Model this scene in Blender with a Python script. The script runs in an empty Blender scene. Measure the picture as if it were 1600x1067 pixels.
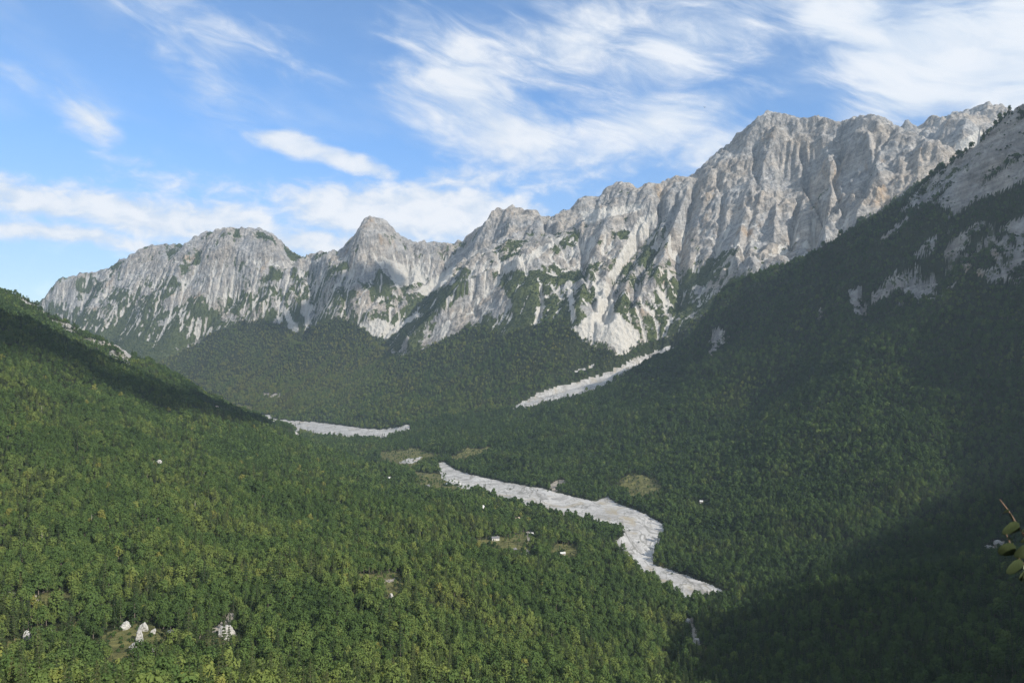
import bpy, math, random, time
import numpy as np
T0 = time.time()
random.seed(4); RNG = np.random.default_rng(11)
C = bpy.context.scene.collection
sc = bpy.context.scene
# ------------------------------------------------------------------ camera, sky, sun, exposure
F, CX, HZ = 1142.0, 800.0, 500.0          # photograph: 1600 x 1067, focal length in pixels, centre column, horizon row
cam_d = bpy.data.cameras.new('camera'); cam = bpy.data.objects.new('camera', cam_d); C.objects.link(cam)
cam_d.sensor_width = 36.0; cam_d.lens = 36.0 * F / 1600.0
cam.location = (0, 0, 0); cam.rotation_euler = (math.radians(90), 0, 0)
cam_d.shift_y = -(533.5 - HZ) / 1600.0
cam_d.clip_start = 0.1; cam_d.clip_end = 60000
sc.camera = cam
cam_d.dof.use_dof = True; cam_d.dof.focus_distance = 2500; cam_d.dof.aperture_fstop = 8.0
SUN_AZ, SUN_EL = math.radians(131), math.radians(33)     # clockwise from the view direction (+Y)
sun_dir = (math.cos(SUN_EL)*math.sin(SUN_AZ), math.cos(SUN_EL)*math.cos(SUN_AZ), math.sin(SUN_EL))
sd = bpy.data.lights.new('sun', 'SUN'); sun = bpy.data.objects.new('sun', sd); C.objects.link(sun)
sd.energy = 4.2; sd.angle = math.radians(0.9); sd.color = (1.0, 0.93, 0.82)
from mathutils import Vector
sun.rotation_euler = Vector(sun_dir).to_track_quat('Z', 'Y').to_euler()
sun.location = (1500, -2600, 3000)
w = bpy.data.worlds.new('World'); sc.world = w; w.use_nodes = True
sc.view_settings.view_transform = 'Standard'; sc.view_settings.look = 'None'
sc.view_settings.gamma = 1.0; sc.view_settings.use_curve_mapping = False
sc.view_settings.exposure = 0.97
sc.cycles.use_denoising = True; sc.cycles.denoiser = 'OPENIMAGEDENOISE'; sc.cycles.denoising_input_passes = 'RGB_ALBEDO_NORMAL'; sc.cycles.denoising_prefilter = 'NONE'
sc.cycles.max_bounces = 6; sc.cycles.volume_bounces = 0; sc.cycles.transparent_max_bounces = 8
# ---- world: Nishita sky with cirrus and cumulus banks; clouds are placed by bearing and height above the horizon
CLOUDS = [  # column, row, half-width, half-height (pixels of the photograph), tilt in degrees, amount
 (720,140,110,95,-35,0.75),(800,205,150,60,-20,0.75),(900,60,210,70,15,0.62),(1060,60,200,75,10,0.62),(1020,190,170,55,8,0.72),(1120,225,110,45,12,0.6),(930,240,150,40,0,0.5),(680,60,90,60,-40,0.42),
 (1330,40,130,75,-25,0.85),(1470,90,190,90,-12,1.0),(1600,60,150,120,0,1.0),(1420,160,130,45,0,0.75),(1620,150,120,50,0,0.85),
 (330,55,190,65,-12,0.42),(360,150,130,45,-25,0.36),(130,180,75,42,-28,0.62),(50,130,60,26,-30,0.42),(200,232,70,20,0,0.36),
 (468,233,62,19,-10,1.0),(540,258,70,15,-22,0.95),
 (60,310,150,32,-6,0.85),(210,330,150,36,-8,0.95),(330,345,120,32,-4,0.85),(110,366,150,22,-6,0.85),(250,385,130,16,0,0.55),
 (560,332,130,36,-4,1.1),(670,338,130,42,2,1.25),(760,352,95,42,8,1.05),(480,378,120,28,0,0.85),(735,285,130,28,4,0.55),(300,290,160,26,-6,0.40),(850,290,90,30,0,0.4)]
def build_world():
    nt = w.node_tree; N = nt.nodes; L = nt.links
    for n in list(N): N.remove(n)
    def mth(op, a, b=0.0, c=None, clamp=False):
        x = N.new('ShaderNodeMath'); x.operation = op; x.use_clamp = clamp
        for v, i in ((a, 0), (b, 1), (c, 2)):
            if v is None: continue
            if isinstance(v, (int, float)): x.inputs[i].default_value = v
            else: L.new(v, x.inputs[i])
        return x.outputs[0]
    def sm(v, a, b):
        x = N.new('ShaderNodeMapRange'); x.interpolation_type = 'SMOOTHSTEP'; x.inputs[1].default_value = a; x.inputs[2].default_value = b; L.new(v, x.inputs[0]); return x.outputs[0]
    def noi(vec, sc_, det, ro, dist=0.0):
        x = N.new('ShaderNodeTexNoise'); x.inputs['Scale'].default_value = sc_; x.inputs['Detail'].default_value = det; x.inputs['Roughness'].default_value = ro; x.inputs['Distortion'].default_value = dist; L.new(vec, x.inputs['Vector']); return x.outputs['Fac']
    def mapp(vec, loc=(0,0,0), rot=0.0, scl=(1,1,1), typ='TEXTURE'):
        x = N.new('ShaderNodeMapping'); x.vector_type = typ; x.inputs['Location'].default_value = loc; x.inputs['Rotation'].default_value = (0,0,rot); x.inputs['Scale'].default_value = scl; L.new(vec, x.inputs[0]); return x.outputs[0]
    out = N.new('ShaderNodeOutputWorld'); bg = N.new('ShaderNodeBackground'); bg.inputs[1].default_value = SKY
    sky = N.new('ShaderNodeTexSky'); sky.sky_type = 'NISHITA'; sky.sun_disc = False
    sky.sun_elevation = SUN_EL; sky.sun_rotation = SUN_AZ
    sky.altitude = 3000; sky.air_density = 1.0; sky.dust_density = 0.0; sky.ozone_density = 3.0
    hs = N.new('ShaderNodeHueSaturation'); hs.inputs['Saturation'].default_value = 1.14; hs.inputs['Value'].default_value = 0.93
    spz = N.new('ShaderNodeSeparateXYZ'); tcz = N.new('ShaderNodeTexCoord'); L.new(tcz.outputs['Generated'], spz.inputs[0])
    low = N.new('ShaderNodeMix'); low.data_type = 'RGBA'; low.inputs[6].default_value = (0.46,0.52,0.60,1); low.inputs[7].default_value = (1,1,1,1); L.new(sm(spz.outputs[2], -0.02, 0.30), low.inputs[0])
    mul = N.new('ShaderNodeMix'); mul.data_type = 'RGBA'; mul.blend_type = 'MULTIPLY'; mul.inputs[0].default_value = 1.0; L.new(sky.outputs[0], mul.inputs[6]); L.new(low.outputs[2], mul.inputs[7]); L.new(mul.outputs[2], hs.inputs['Color'])
    tc = N.new('ShaderNodeTexCoord'); sp = N.new('ShaderNodeSeparateXYZ'); L.new(tc.outputs['Generated'], sp.inputs[0])
    az = mth('ARCTAN2', sp.outputs[0], sp.outputs[1]); el = mth('ARCSINE', sp.outputs[2])
    cv = N.new('ShaderNodeCombineXYZ'); L.new(az, cv.inputs[0]); L.new(el, cv.inputs[1]); ang = cv.outputs[0]
    # ragged edges: the bearing itself is stirred by noise before the banks are laid out
    def stir(vec, sc_, amt, det=3):
        x = N.new('ShaderNodeTexNoise'); x.inputs['Scale'].default_value = sc_; x.inputs['Detail'].default_value = det; L.new(vec, x.inputs['Vector'])
        s = N.new('ShaderNodeVectorMath'); s.operation = 'SUBTRACT'; L.new(x.outputs['Color'], s.inputs[0]); s.inputs[1].default_value = (.5,.5,.5)
        m = N.new('ShaderNodeVectorMath'); m.operation = 'MULTIPLY'; L.new(s.outputs[0], m.inputs[0]); m.inputs[1].default_value = (amt, amt*0.6, 0)
        a = N.new('ShaderNodeVectorMath'); a.operation = 'ADD'; L.new(vec, a.inputs[0]); L.new(m.outputs[0], a.inputs[1]); return a.outputs[0]
    angw = stir(ang, 7.0, 0.09)
    tot = None
    for (cx, cy, hx, hy, tilt, amt) in CLOUDS:
        a0 = math.atan((cx-CX)/F); e0 = math.atan((HZ-cy)/F*math.cos(a0)); k = math.cos(a0)**1.5
        g = N.new('ShaderNodeTexGradient'); g.gradient_type = 'SPHERICAL'
        L.new(mapp(angw, (a0, e0, 0), math.radians(tilt), (1.45*hx/F*k, 1.55*hy/F*k, 1)), g.inputs[0])
        v = mth('MULTIPLY', g.outputs['Fac'], 1.25*amt); tot = v if tot is None else mth('MAXIMUM', mth('ADD', mth('MULTIPLY', tot, 0.55), mth('MULTIPLY', v, 0.55)), mth('MAXIMUM', tot, v))
    # beyond the picture the same broken cover goes on
    side = sm(mth('ABSOLUTE', az), 0.66, 0.95); high = sm(el, 0.46, 0.65)
    wide = mth('MULTIPLY', mth('MAXIMUM', side, high), mth('MULTIPLY', sm(noi(tc.outputs['Generated'], 2.2, 3, 0.5), 0.34, 0.60), mth('MULTIPLY', sm(el, 0.0, 0.08), 1.0)))
    tot = mth('MAXIMUM', tot, wide)
    # texture: long combed fibres high up, billows low down
    fib = noi(mapp(stir(ang, 4.0, 0.10), (0,0,0), math.radians(-18), (1.0, 0.30, 1.0)), 9.0, 9, 0.62, 0.5)
    bil_ = noi(mapp(ang, (0,0,0), 0.0, (1.0, 0.55, 1.0)), 26.0, 8, 0.60, 0.3)
    lo = sm(el, 0.28, 0.16)
    nz = mth('ADD', mth('MULTIPLY', fib, mth('SUBTRACT', 1.0, lo)), mth('MULTIPLY', bil_, lo))
    den = mth('ADD', mth('MULTIPLY', tot, 1.05), mth('MULTIPLY', mth('SUBTRACT', nz, 0.5), 1.5))
    dens_ = mth('MULTIPLY', sm(den, 0.12, 0.88), sm(tot, 0.0, 0.25))
    veil = mth('MULTIPLY', sm(noi(mapp(stir(ang, 3.0, 0.16), (0.4,0,0), math.radians(-12), (1.0, 0.35, 1.0)), 4.5, 8, 0.58), 0.46, 0.80), mth('MULTIPLY', sm(el, 0.02, 0.10), 0.30))
    milk = mth('MULTIPLY', sm(el, 0.26, 0.02), 0.42)
    veil = mth('MAXIMUM', veil, milk)
    cover = mth('MINIMUM', mth('ADD', mth('MULTIPLY', dens_, 0.93), mth('MULTIPLY', veil, mth('SUBTRACT', 1.0, dens_))), 0.95)
    shade_ = N.new('ShaderNodeMix'); shade_.data_type = 'RGBA'; shade_.inputs[6].default_value = (CLD*0.74, CLD*0.82, CLD*0.93, 1); shade_.inputs[7].default_value = (CLD*1.02, CLD*1.02, CLD*1.03, 1)
    L.new(sm(mth('ADD', mth('MULTIPLY', nz, 0.9), mth('MULTIPLY', den, 0.25)), 0.45, 0.85), shade_.inputs[0])
    mx = N.new('ShaderNodeMix'); mx.data_type = 'RGBA'; L.new(cover, mx.inputs[0]); L.new(hs.outputs[0], mx.inputs[6]); L.new(shade_.outputs[2], mx.inputs[7])
    L.new(mx.outputs[2], bg.inputs[0]); L.new(bg.outputs[0], out.inputs[0])
    w.cycles.sampling_method = 'MANUAL'; w.cycles.sample_map_resolution = 512
SKY = 0.12; CLD = 4.6
build_world()
# ------------------------------------------------------------------ numpy noise
_perm = np.random.default_rng(7).permutation(512).astype(np.int64)
_PT = np.concatenate([_perm, _perm, _perm])
_a = np.linspace(0, 2*np.pi, 512, endpoint=False)
_g2 = np.stack([np.cos(_a), np.sin(_a)], 1).astype(np.float32)
_r3 = np.random.default_rng(8).normal(size=(512, 3)); _g3 = (_r3/np.linalg.norm(_r3, axis=1)[:, None]).astype(np.float32)
def perlin2(x, y):
    xi = np.floor(x).astype(np.int64); yi = np.floor(y).astype(np.int64)
    xf = (x-xi).astype(np.float32); yf = (y-yi).astype(np.float32)
    u = xf*xf*xf*(xf*(xf*6-15)+10); v = yf*yf*yf*(yf*(yf*6-15)+10)
    def g(ix, iy, dx, dy):
        h = _PT[_PT[ix & 511] + (iy & 511)] & 511
        return _g2[h, 0]*dx + _g2[h, 1]*dy
    a = g(xi, yi, xf, yf); b = g(xi+1, yi, xf-1, yf); c = g(xi, yi+1, xf, yf-1); d = g(xi+1, yi+1, xf-1, yf-1)
    return (a+(b-a)*u) + ((c+(d-c)*u)-(a+(b-a)*u))*v
def perlin3(x, y, z):
    xi = np.floor(x).astype(np.int64); yi = np.floor(y).astype(np.int64); zi = np.floor(z).astype(np.int64)
    xf = (x-xi).astype(np.float32); yf = (y-yi).astype(np.float32); zf = (z-zi).astype(np.float32)
    f = lambda t: t*t*t*(t*(t*6-15)+10)
    u, v, q = f(xf), f(yf), f(zf)
    def g(ix, iy, iz, dx, dy, dz):
        h = _PT[_PT[_PT[ix & 511] + (iy & 511)] + (iz & 511)] & 511
        return _g3[h, 0]*dx + _g3[h, 1]*dy + _g3[h, 2]*dz
    def lay(iz, dz):
        a = g(xi, yi, iz, xf, yf, dz); b = g(xi+1, yi, iz, xf-1, yf, dz); c = g(xi, yi+1, iz, xf, yf-1, dz); d = g(xi+1, yi+1, iz, xf-1, yf-1, dz)
        return (a+(b-a)*u) + ((c+(d-c)*u)-(a+(b-a)*u))*v
    l0 = lay(zi, zf); l1 = lay(zi+1, zf-1)
    return l0+(l1-l0)*q
def fbm2(x, y, o=4):
    s = 0; a = 1.0; 
    for i in range(o): s = s + a*perlin2(x*2**i+17.3*i, y*2**i-9.1*i); a *= 0.5
    return s
def ridged2(x, y, o=4):
    s = 0; a = 1.0
    for i in range(o): s = s + a*(1-2*np.abs(perlin2(x*2**i+31.7*i, y*2**i+5.3*i))*1.6); a *= 0.5
    return s
def sstep(a, b, x):
    t = np.clip((x-a)/(b-a), 0, 1); return t*t*(3-2*t)
# ------------------------------------------------------------------ skeleton of the valley: (column, row, depth in metres)
def dens(pl, step=30.0):
    o = []
    for (a, b) in zip(pl[:-1], pl[1:]):
        n = max(1, int(abs(a[0]-b[0])/step))
        for k in range(n): o.append(tuple(a[i]+(b[i]-a[i])*k/n for i in range(3)))
    o.append(tuple(pl[-1])); return o
def wpt(p): return ((p[0]-CX)/F*p[2], p[2], (HZ-p[1])/F*p[2])
def crest(xy, ys):
    "skyline pixels, with depth interpolated from (column, depth) stations"
    s = sorted(ys); xs = [a for a, b in s]; ds = [b for a, b in s]
    return [(x, y, float(np.interp(x, xs, ds))) for x, y in xy]
LEFT_MASSIF = crest([(20,505),(40,490),(56,474),(78,459),(81,442),(89,435),(101,438),(116,428),(138,428),(162,421),(174,416),(189,408),(202,398),(223,387),(250,381),(277,387),(294,376),(312,367),(324,364),(337,357),(358,356),(381,357),(412,359),(425,366),(439,381),(451,394),(466,399),(476,401),(486,396),(499,396),(516,400)],
    [(20,7300),(90,7100),(250,6800),(375,6300),(440,6250),(480,6500),(520,6300)])
PYRAMID = crest([(516,400),(531,388),(544,378),(553,368),(561,358),(564,341),(574,338),(585,343),(595,338),(605,346),(612,356),(625,365),(639,376)], [(516,6300),(580,5750),(640,6000)])
RIM = crest([(639,376),(662,378),(696,379),(709,376),(716,383)], [(639,6050),(675,6350),(716,5800)])
MIDDLE = crest([(716,383),(730,370),(747,356),(760,341),(777,327),(787,323),(801,322),(817,327),(834,327),(843,334),(855,340)], [(716,5780),(800,5500),(855,5420)])
DOMES = crest([(855,340),(868,336),(882,327),(890,327),(902,314),(914,304),(929,309),(939,304),(949,292),(963,284),(979,284),(993,292),(1003,302),(1018,297),(1035,283),(1052,281),(1057,285)], [(855,5400),(910,5100),(970,5100),(1057,4900)])
MAIN = crest([(1057,285),(1080,276),(1091,269),(1102,252),(1122,236),(1139,223),(1153,209),(1167,198),(1181,186),(1195,175),(1206,173),(1218,177),(1235,180),(1254,184),(1268,184),(1282,179),(1299,188),(1316,192),(1331,181),(1351,181),(1368,178),(1385,186),(1402,196),(1422,206),(1439,213),(1459,218),(1483,229),(1500,240),(1530,262)], [(1057,5000),(1200,4450),(1300,4250),(1400,3850),(1500,3500),(1530,3400)])
BACKPEAK = crest([(1420,222),(1439,209),(1459,197),(1476,180),(1496,175),(1520,169),(1537,163),(1554,163),(1574,170),(1610,190),(1680,215)], [(1420,5600),(1540,5400),(1680,5200)])
SPUR = crest([(1760,90),(1690,120),(1640,145),(1600,165),(1591,166),(1574,175),(1560,192),(1547,204),(1537,216),(1520,231),(1500,243),(1483,254),(1462,270),(1442,286),(1415,312),(1402,318),(1368,342),(1341,359),(1307,376),(1274,398),(1240,410),(1209,421),(1153,438),(1130,452),(1118,465),(1112,485),(1100,505),(1085,522),(1060,545),(1030,560)],
    [(1030,3250),(1100,3020),(1153,2920),(1300,2750),(1440,2520),(1600,2250),(1760,2000)])
LEFTCREST = crest([(-200,415),(-100,455),(0,494),(60,512),(120,547),(200,582),(260,613),(330,643),(420,673),(480,696),(530,716),(600,737)], [(-200,1500),(0,1700),(200,1900),(330,2080),(420,2200),(600,2330)])
LEFTROCK = crest([(-200,380),(-80,420),(0,456),(30,462),(60,481),(100,508),(150,538),(200,566),(245,592)], [(-200,2400),(0,2600),(100,2700),(245,3050)])
FRONTRIDGE = [(640,545,4420),(680,505,4480),(720,462,4560),(760,432,4640),(800,408,4700),(840,388,4720),(900,356,4700),(950,338,4600),(1000,330,4550),(1040,310,4600),(1057,292,4700)]
RIVER = [(1045,1067,800),(1060,1000,960),(1078,962,1080),(1125,926,1200),(1060,900,1290),(1010,868,1420),(1000,835,1530),(985,805,1680),(900,782,1880),(850,766,2000),(770,748,2190),(700,731,2390),(640,712,2600),(610,690,3050),(560,672,3450),(470,662,3850),(400,652,4150),(340,634,4900),(250,630,5600)]
CHANNEL = [(790,640,3350),(860,620,3400),(930,600,3450),(1000,572,3500),(1050,546,3560)]
TRIB = [(1125,926,1200),(1265,920,1205),(1400,888,1240),(1550,850,1300),(1640,815,1350)]
PTS = []
for pl in (LEFT_MASSIF, PYRAMID, RIM, MIDDLE, DOMES, MAIN, BACKPEAK):
    d = dens(pl); PTS += d
    for (x, y, Y) in d[::2]:                                   # the far side falls away behind every crest
        X_, Y_, Z_ = wpt((x, y, Y)); k = (Y+650)/Y
        PTS.append((CX + X_/(Y+650)*F, HZ-(Z_-380)/(Y+650)*F, Y+650))
for pl, back, drop in ((SPUR, 260, 190), (LEFTCREST, 220, 90), (LEFTROCK, 300, 170), (FRONTRIDGE, 0, 0)):
    d = dens(pl); PTS += d
    if back:
        for (x, y, Y) in d[::2]:
            X_, Y_, Z_ = wpt((x, y, Y)); PTS.append((CX + X_/(Y+back)*F, HZ-(Z_-drop)/(Y+back)*F, Y+back))
for pl in (RIVER, CHANNEL, TRIB): PTS += dens(pl, 40)
PTS += [ # left hillside
 (-300,1067,380),(0,1067,430),(300,1067,460),(600,1067,520),(800,1067,585),(900,1067,640),(980,1067,720),
 (-150,985,480),(0,985,525),(170,985,540),(350,985,560),(500,985,600),(700,985,690),(850,985,790),(950,985,880),(1010,985,950),
 (-200,850,650),(0,880,670),(250,880,700),(450,880,790),
 (-150,720,880),(0,800,820),(200,800,900),(400,800,1080),(600,900,850),(600,800,1250),(750,900,960),(800,840,1350),(720,790,1650),(880,870,1200),(900,930,1000),(1000,900,1180),(960,855,1390),(930,820,1600),(1055,955,1060),
 (0,650,1150),(0,560,1450),(200,650,1550),(200,720,1180),(400,720,1650),(500,760,1550),(620,765,1850),(300,690,1560),(700,762,2050),(800,775,1900),(880,800,1720),
 # right hillside
 (1600,750,1450),(1600,600,1680),(1600,450,1930),(1600,330,2080),(1450,780,1450),(1450,650,1750),(1450,520,2050),(1450,400,2300),
 (1300,830,1400),(1300,720,1740),(1300,600,2080),(1300,500,2400),(1200,860,1400),(1180,780,1680),(1180,640,2350),(1100,800,1720),(1100,720,2080),(1100,600,2600),(1150,520,2780),
 (1000,760,2000),(1000,700,2350),(1000,630,2850),(900,752,2120),(900,700,2480),(900,645,2950),(800,722,2400),(740,706,2620),(800,670,2950),(720,692,2800),(660,680,3150),(740,655,3300),
 # near spur on the right
 (1700,900,880),(1600,905,900),(1500,910,915),(1400,920,930),(1290,932,960),(1180,965,965),(1110,995,950),(1600,1067,600),(1450,1067,640),(1300,1067,700),(1150,1067,765),(1800,1067,560),
 # forest aprons and floors of the far valley
 (560,700,2950),(480,690,3250),(430,680,3500),(360,660,4100),(300,640,4700),
 (240,585,5650),(330,600,5500),(400,560,5600),(300,560,5900),(450,520,5700),(480,600,4900),(500,560,5250),(520,510,5400),(560,600,4500),(600,640,3750),(600,560,4800),(560,530,5200),(600,520,5150),(650,480,5350),(690,430,5600),
 (640,575,4250),(700,600,3900),(700,550,4200),(760,570,3850),(800,530,3950),(850,560,3650),(850,510,3900),(880,480,4050),(780,480,4350),(900,530,3680),(940,480,3900),(975,552,3520),(960,520,3650),(1000,520,3680),(1040,535,3620),(920,580,3550),(820,600,3560),
 (740,620,3600),(680,640,3500),
 (590,440,5550),(560,470,5500),(620,420,5700),(470,470,5900),(420,440,6050),(360,450,6150),(300,480,6200),(200,500,6450),(120,500,6800),(160,545,6250),(80,500,7000),(250,540,6000),
 (800,375,5250),(760,400,5350),(720,420,5450),(850,365,5150),(830,385,4900),(970,310,5000),(920,330,5000),(1020,312,4850),
 (1000,400,4350),(950,420,4250),(1050,450,4000),(1100,400,4100),(1080,500,3750),(1150,330,4200),(1150,430,3800),(1250,330,3980),(1250,400,3700),(1210,260,4230),(1350,300,3750),(1300,260,4050),(1380,340,3450),(1330,360,3550),(1420,290,3450),(1460,270,3350),(1400,240,3700),(900,420,4350),(870,400,4500),
 (1500,215,4700),(1530,205,4900),(1480,222,4600),
]
# world points outside the picture: the slope under the camera and the mountain that goes on to the right, its unseen ridge shaped to cast shade
WP = [wpt(p) for p in PTS]
WP += [(0,0,-1.7),(-3,0,-1.2),(3,0,-2.0),(0,3,-3.2),(0,30,-26),(-40,30,-20),(40,30,-34),(0,90,-72),(0,160,-116),(-120,160,-96),(150,160,-150),(0,300,-178),(-150,300,-158),(200,300,-225),(60,300,-190),(330,420,-290),(150,450,-262),
       (0,-60,14),(200,-60,-10),(-250,-60,60),(0,-400,150),(0,-1500,420),(-900,-600,420),(-1000,200,330),(-1200,800,360),(-1500,1400,330),(-600,300,-20),(-2600,1500,700),(-3200,2600,520),(-4500,4000,300),(-4000,3200,200),(-3500,5500,-450),(-6500,6000,250),(-7500,7000,400),
       (500,0,-60),(450,300,-235),(600,500,-250),(700,-300,330),
       (900,200,-60),(1000,500,-110),(1050,800,-130),(1300,1000,-40),(1450,300,380),(1450,600,170),(1600,150,510),(1280,-20,460),(1200,-300,470),(1500,-350,560),(1900,-250,600),(2300,0,640),(1000,-620,420),(700,-900,380),(1850,700,420),(1600,1000,170),(1450,1250,-130),(1700,1500,180),(1950,1000,560),(1950,1400,690),(1950,300,580),(2050,1800,860),(2100,2200,900),(2700,600,700),(3200,1000,700),(3300,2500,800),(4200,3500,900),(4500,5500,900),(5200,7500,600),(2600,-1500,800),(900,-1500,500),
       (-6000,9500,0),(-2000,9500,0),(2000,9000,300),(5000,9500,300),(9000,5000,300),(9000,0,300),(-9000,3000,500),(-9000,9000,300)]
WP = np.array(WP, np.float64)
def clean(P, r=12.0):
    keep = []
    for p in P:
        if all((p[0]-q[0])**2+(p[1]-q[1])**2 > max(r, 0.012*p[1])**2 or p[1] < 50 for q in keep): keep.append(p)
    return np.array(keep)
WP = clean(WP)
SOFT = 45.0
def rbf_fit(P, v):
    n = len(P); A = np.zeros((n+3, n+3)); d = np.sqrt((P[:,0:1]-P[:,0])**2+(P[:,1:2]-P[:,1])**2+SOFT**2)/1000
    A[:n,:n] = -d; A[:n,:n] += np.eye(n)*-0.0; A[:n,n] = 1; A[:n,n+1] = P[:,0]/1000; A[:n,n+2] = P[:,1]/1000; A[n:,:n] = A[:n,n:].T
    return np.linalg.solve(A, np.concatenate([v, [0,0,0]]))
_W = rbf_fit(WP, WP[:,2])
def base_h(x, y):
    sh = x.shape; x = x.ravel().astype(np.float32)/1000; y = y.ravel().astype(np.float32)/1000; o = np.empty(len(x), np.float32)
    px = (WP[:,0]/1000).astype(np.float32); py = (WP[:,1]/1000).astype(np.float32); c = _W[:len(WP)].astype(np.float32)
    for i in range(0, len(x), 20000):
        a = x[i:i+20000, None]; b = y[i:i+20000, None]
        o[i:i+20000] = -np.sqrt((a-px)**2+(b-py)**2+(SOFT/1000)**2) @ c
    return (o + _W[-3] + _W[-2]*x + _W[-1]*y).reshape(sh)
# ------------------------------------------------------------------ world grid of the high mountains, worn by running water
CELL = 10.0
GX = np.arange(-7200, 4200, CELL); GY = np.arange(3100, 8000, CELL)
def erode(H, n, steps, seed, rate=0.22, weight=None):
    rng = np.random.default_rng(seed); ny, nx = H.shape
    for b in range(n):
        m = 45000
        px = rng.uniform(2, nx-3, m); py = rng.uniform(2, ny-3, m)
        vx = np.zeros(m); vy = np.zeros(m); wat = np.ones(m); sed = np.zeros(m); vel = np.ones(m)
        for s in range(steps):
            ix = px.astype(int); iy = py.astype(int); fx = px-ix; fy = py-iy; k = iy*nx+ix; Hf = H.ravel()
            a = Hf[k]; bb = Hf[k+1]; c = Hf[k+nx]; d = Hf[k+nx+1]
            gx = (bb-a)*(1-fy)+(d-c)*fy; gy = (c-a)*(1-fx)+(d-bb)*fx; h0 = a*(1-fx)*(1-fy)+bb*fx*(1-fy)+c*(1-fx)*fy+d*fx*fy
            vx = vx*0.35-gx*0.65; vy = vy*0.35-gy*0.65; l = np.hypot(vx, vy)+1e-6; dx = vx/l; dy = vy/l; vx /= l/np.minimum(l, 4); vy /= l/np.minimum(l, 4)
            qx = np.clip(px+dx, 1, nx-3); qy = np.clip(py+dy, 1, ny-3)
            jx = qx.astype(int); jy = qy.astype(int); gx2 = qx-jx; gy2 = qy-jy; k2 = jy*nx+jx
            h1 = Hf[k2]*(1-gx2)*(1-gy2)+Hf[k2+1]*gx2*(1-gy2)+Hf[k2+nx]*(1-gx2)*gy2+Hf[k2+nx+1]*gx2*gy2
            dh = h1-h0
            cap = np.maximum(-dh, 0.05)*vel*wat*0.9
            dep = np.where(dh > 0, np.minimum(dh, sed), np.where(sed > cap, (sed-cap)*0.25, 0))
            ero = np.where((dh < 0) & (sed < cap), np.minimum((cap-sed)*rate, -dh*0.35), 0)
            if weight is not None: ero = ero*weight.ravel()[k]
            amt = dep-ero; sed = sed-amt
            for kk, ww in ((k, (1-fx)*(1-fy)), (k+1, fx*(1-fy)), (k+nx, (1-fx)*fy), (k+nx+1, fx*fy)):
                H += np.bincount(kk, amt*ww, nx*ny).reshape(ny, nx)
            vel = np.sqrt(np.maximum(vel**2*0.9-dh*0.12, 0.05)).clip(0, 2.5); wat *= 0.985; px, py = qx, qy
        # no cell may stick out of its neighbourhood like a needle
        av = (H[:-2,1:-1]+H[2:,1:-1]+H[1:-1,:-2]+H[1:-1,2:])/4; dd = H[1:-1,1:-1]-av
        H[1:-1,1:-1] = av+np.clip(dd, -14, 9)
    return H
def bil(G, x, y):
    fx = np.clip((x-GX[0])/CELL, 0, len(GX)-1.001); fy = np.clip((y-GY[0])/CELL, 0, len(GY)-1.001)
    ix = fx.astype(int); iy = fy.astype(int); fx = fx-ix; fy = fy-iy
    return G[iy,ix]*(1-fx)*(1-fy)+G[iy,ix+1]*fx*(1-fy)+G[iy+1,ix]*(1-fx)*fy+G[iy+1,ix+1]*fx*fy
# ------------------------------------------------------------------ relief of the mountains
gx, gy = np.meshgrid(GX, GY)
GB = base_h(gx, gy)
rk = sstep(-190, 120, GB) * sstep(3150, 3500, gy)
wx = gx+60*fbm2(gx/420, gy/420, 3); wy = gy+60*fbm2(gx/420+40, gy/420, 3)
GH = (GB + rk*(84*ridged2(wx/860, wy/860, 5) + 26*fbm2(gx/150, gy/150, 4)) + (1-rk)*9*fbm2(gx/260, gy/260, 3)).astype(np.float64)
hard = sstep(-0.35, 0.35, fbm2((gx+0.6*gy)/360+5, gy/360, 3))                      # some beds are softer than others
GH += rk*(24*(1-2.2*np.abs(perlin2((gx+0.5*GB)/110, (gy+0.35*gx)/110)))+34*ridged2((gx-0.4*GB)/330, (gy+0.5*GB)/330, 3)*0.6)
GH = erode(GH, 4, 60, 3, weight=0.05+rk*(0.15+0.85*hard))
GD = GH-GB                                             # what weather has added to or taken from the plain shape
def blur(A, n):
    for _ in range(n):
        A = (A+np.roll(A,1,0)+np.roll(A,-1,0))/3; A = (A+np.roll(A,1,1)+np.roll(A,-1,1))/3
    return A
GC = GD-blur(GD, 10)                                   # hollows (<0) and ribs (>0)
# ------------------------------------------------------------------ the sheet of ground: rows of equal depth, columns fanning out from the viewpoint
NCOL = 1000
uc = np.linspace(-0.80, 0.80, NCOL)
ux = 0.80*np.exp(np.linspace(0, 5.6, 62))[1:]
U = np.concatenate([-ux[::-1], uc, ux])
YR = np.concatenate([np.geomspace(0.6, 380, 60)[:-1], np.arange(380, 1100, 5.5), np.arange(1100, 2500, 5.5), np.arange(2500, 3350, 7.5), np.arange(3350, 6700, 8.0), np.arange(6700, 8000, 30.0)])
NR, NC = len(YR), len(U)
VX = (YR[:,None]*U[None,:]); VY = np.repeat(YR[:,None], NC, 1)
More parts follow.
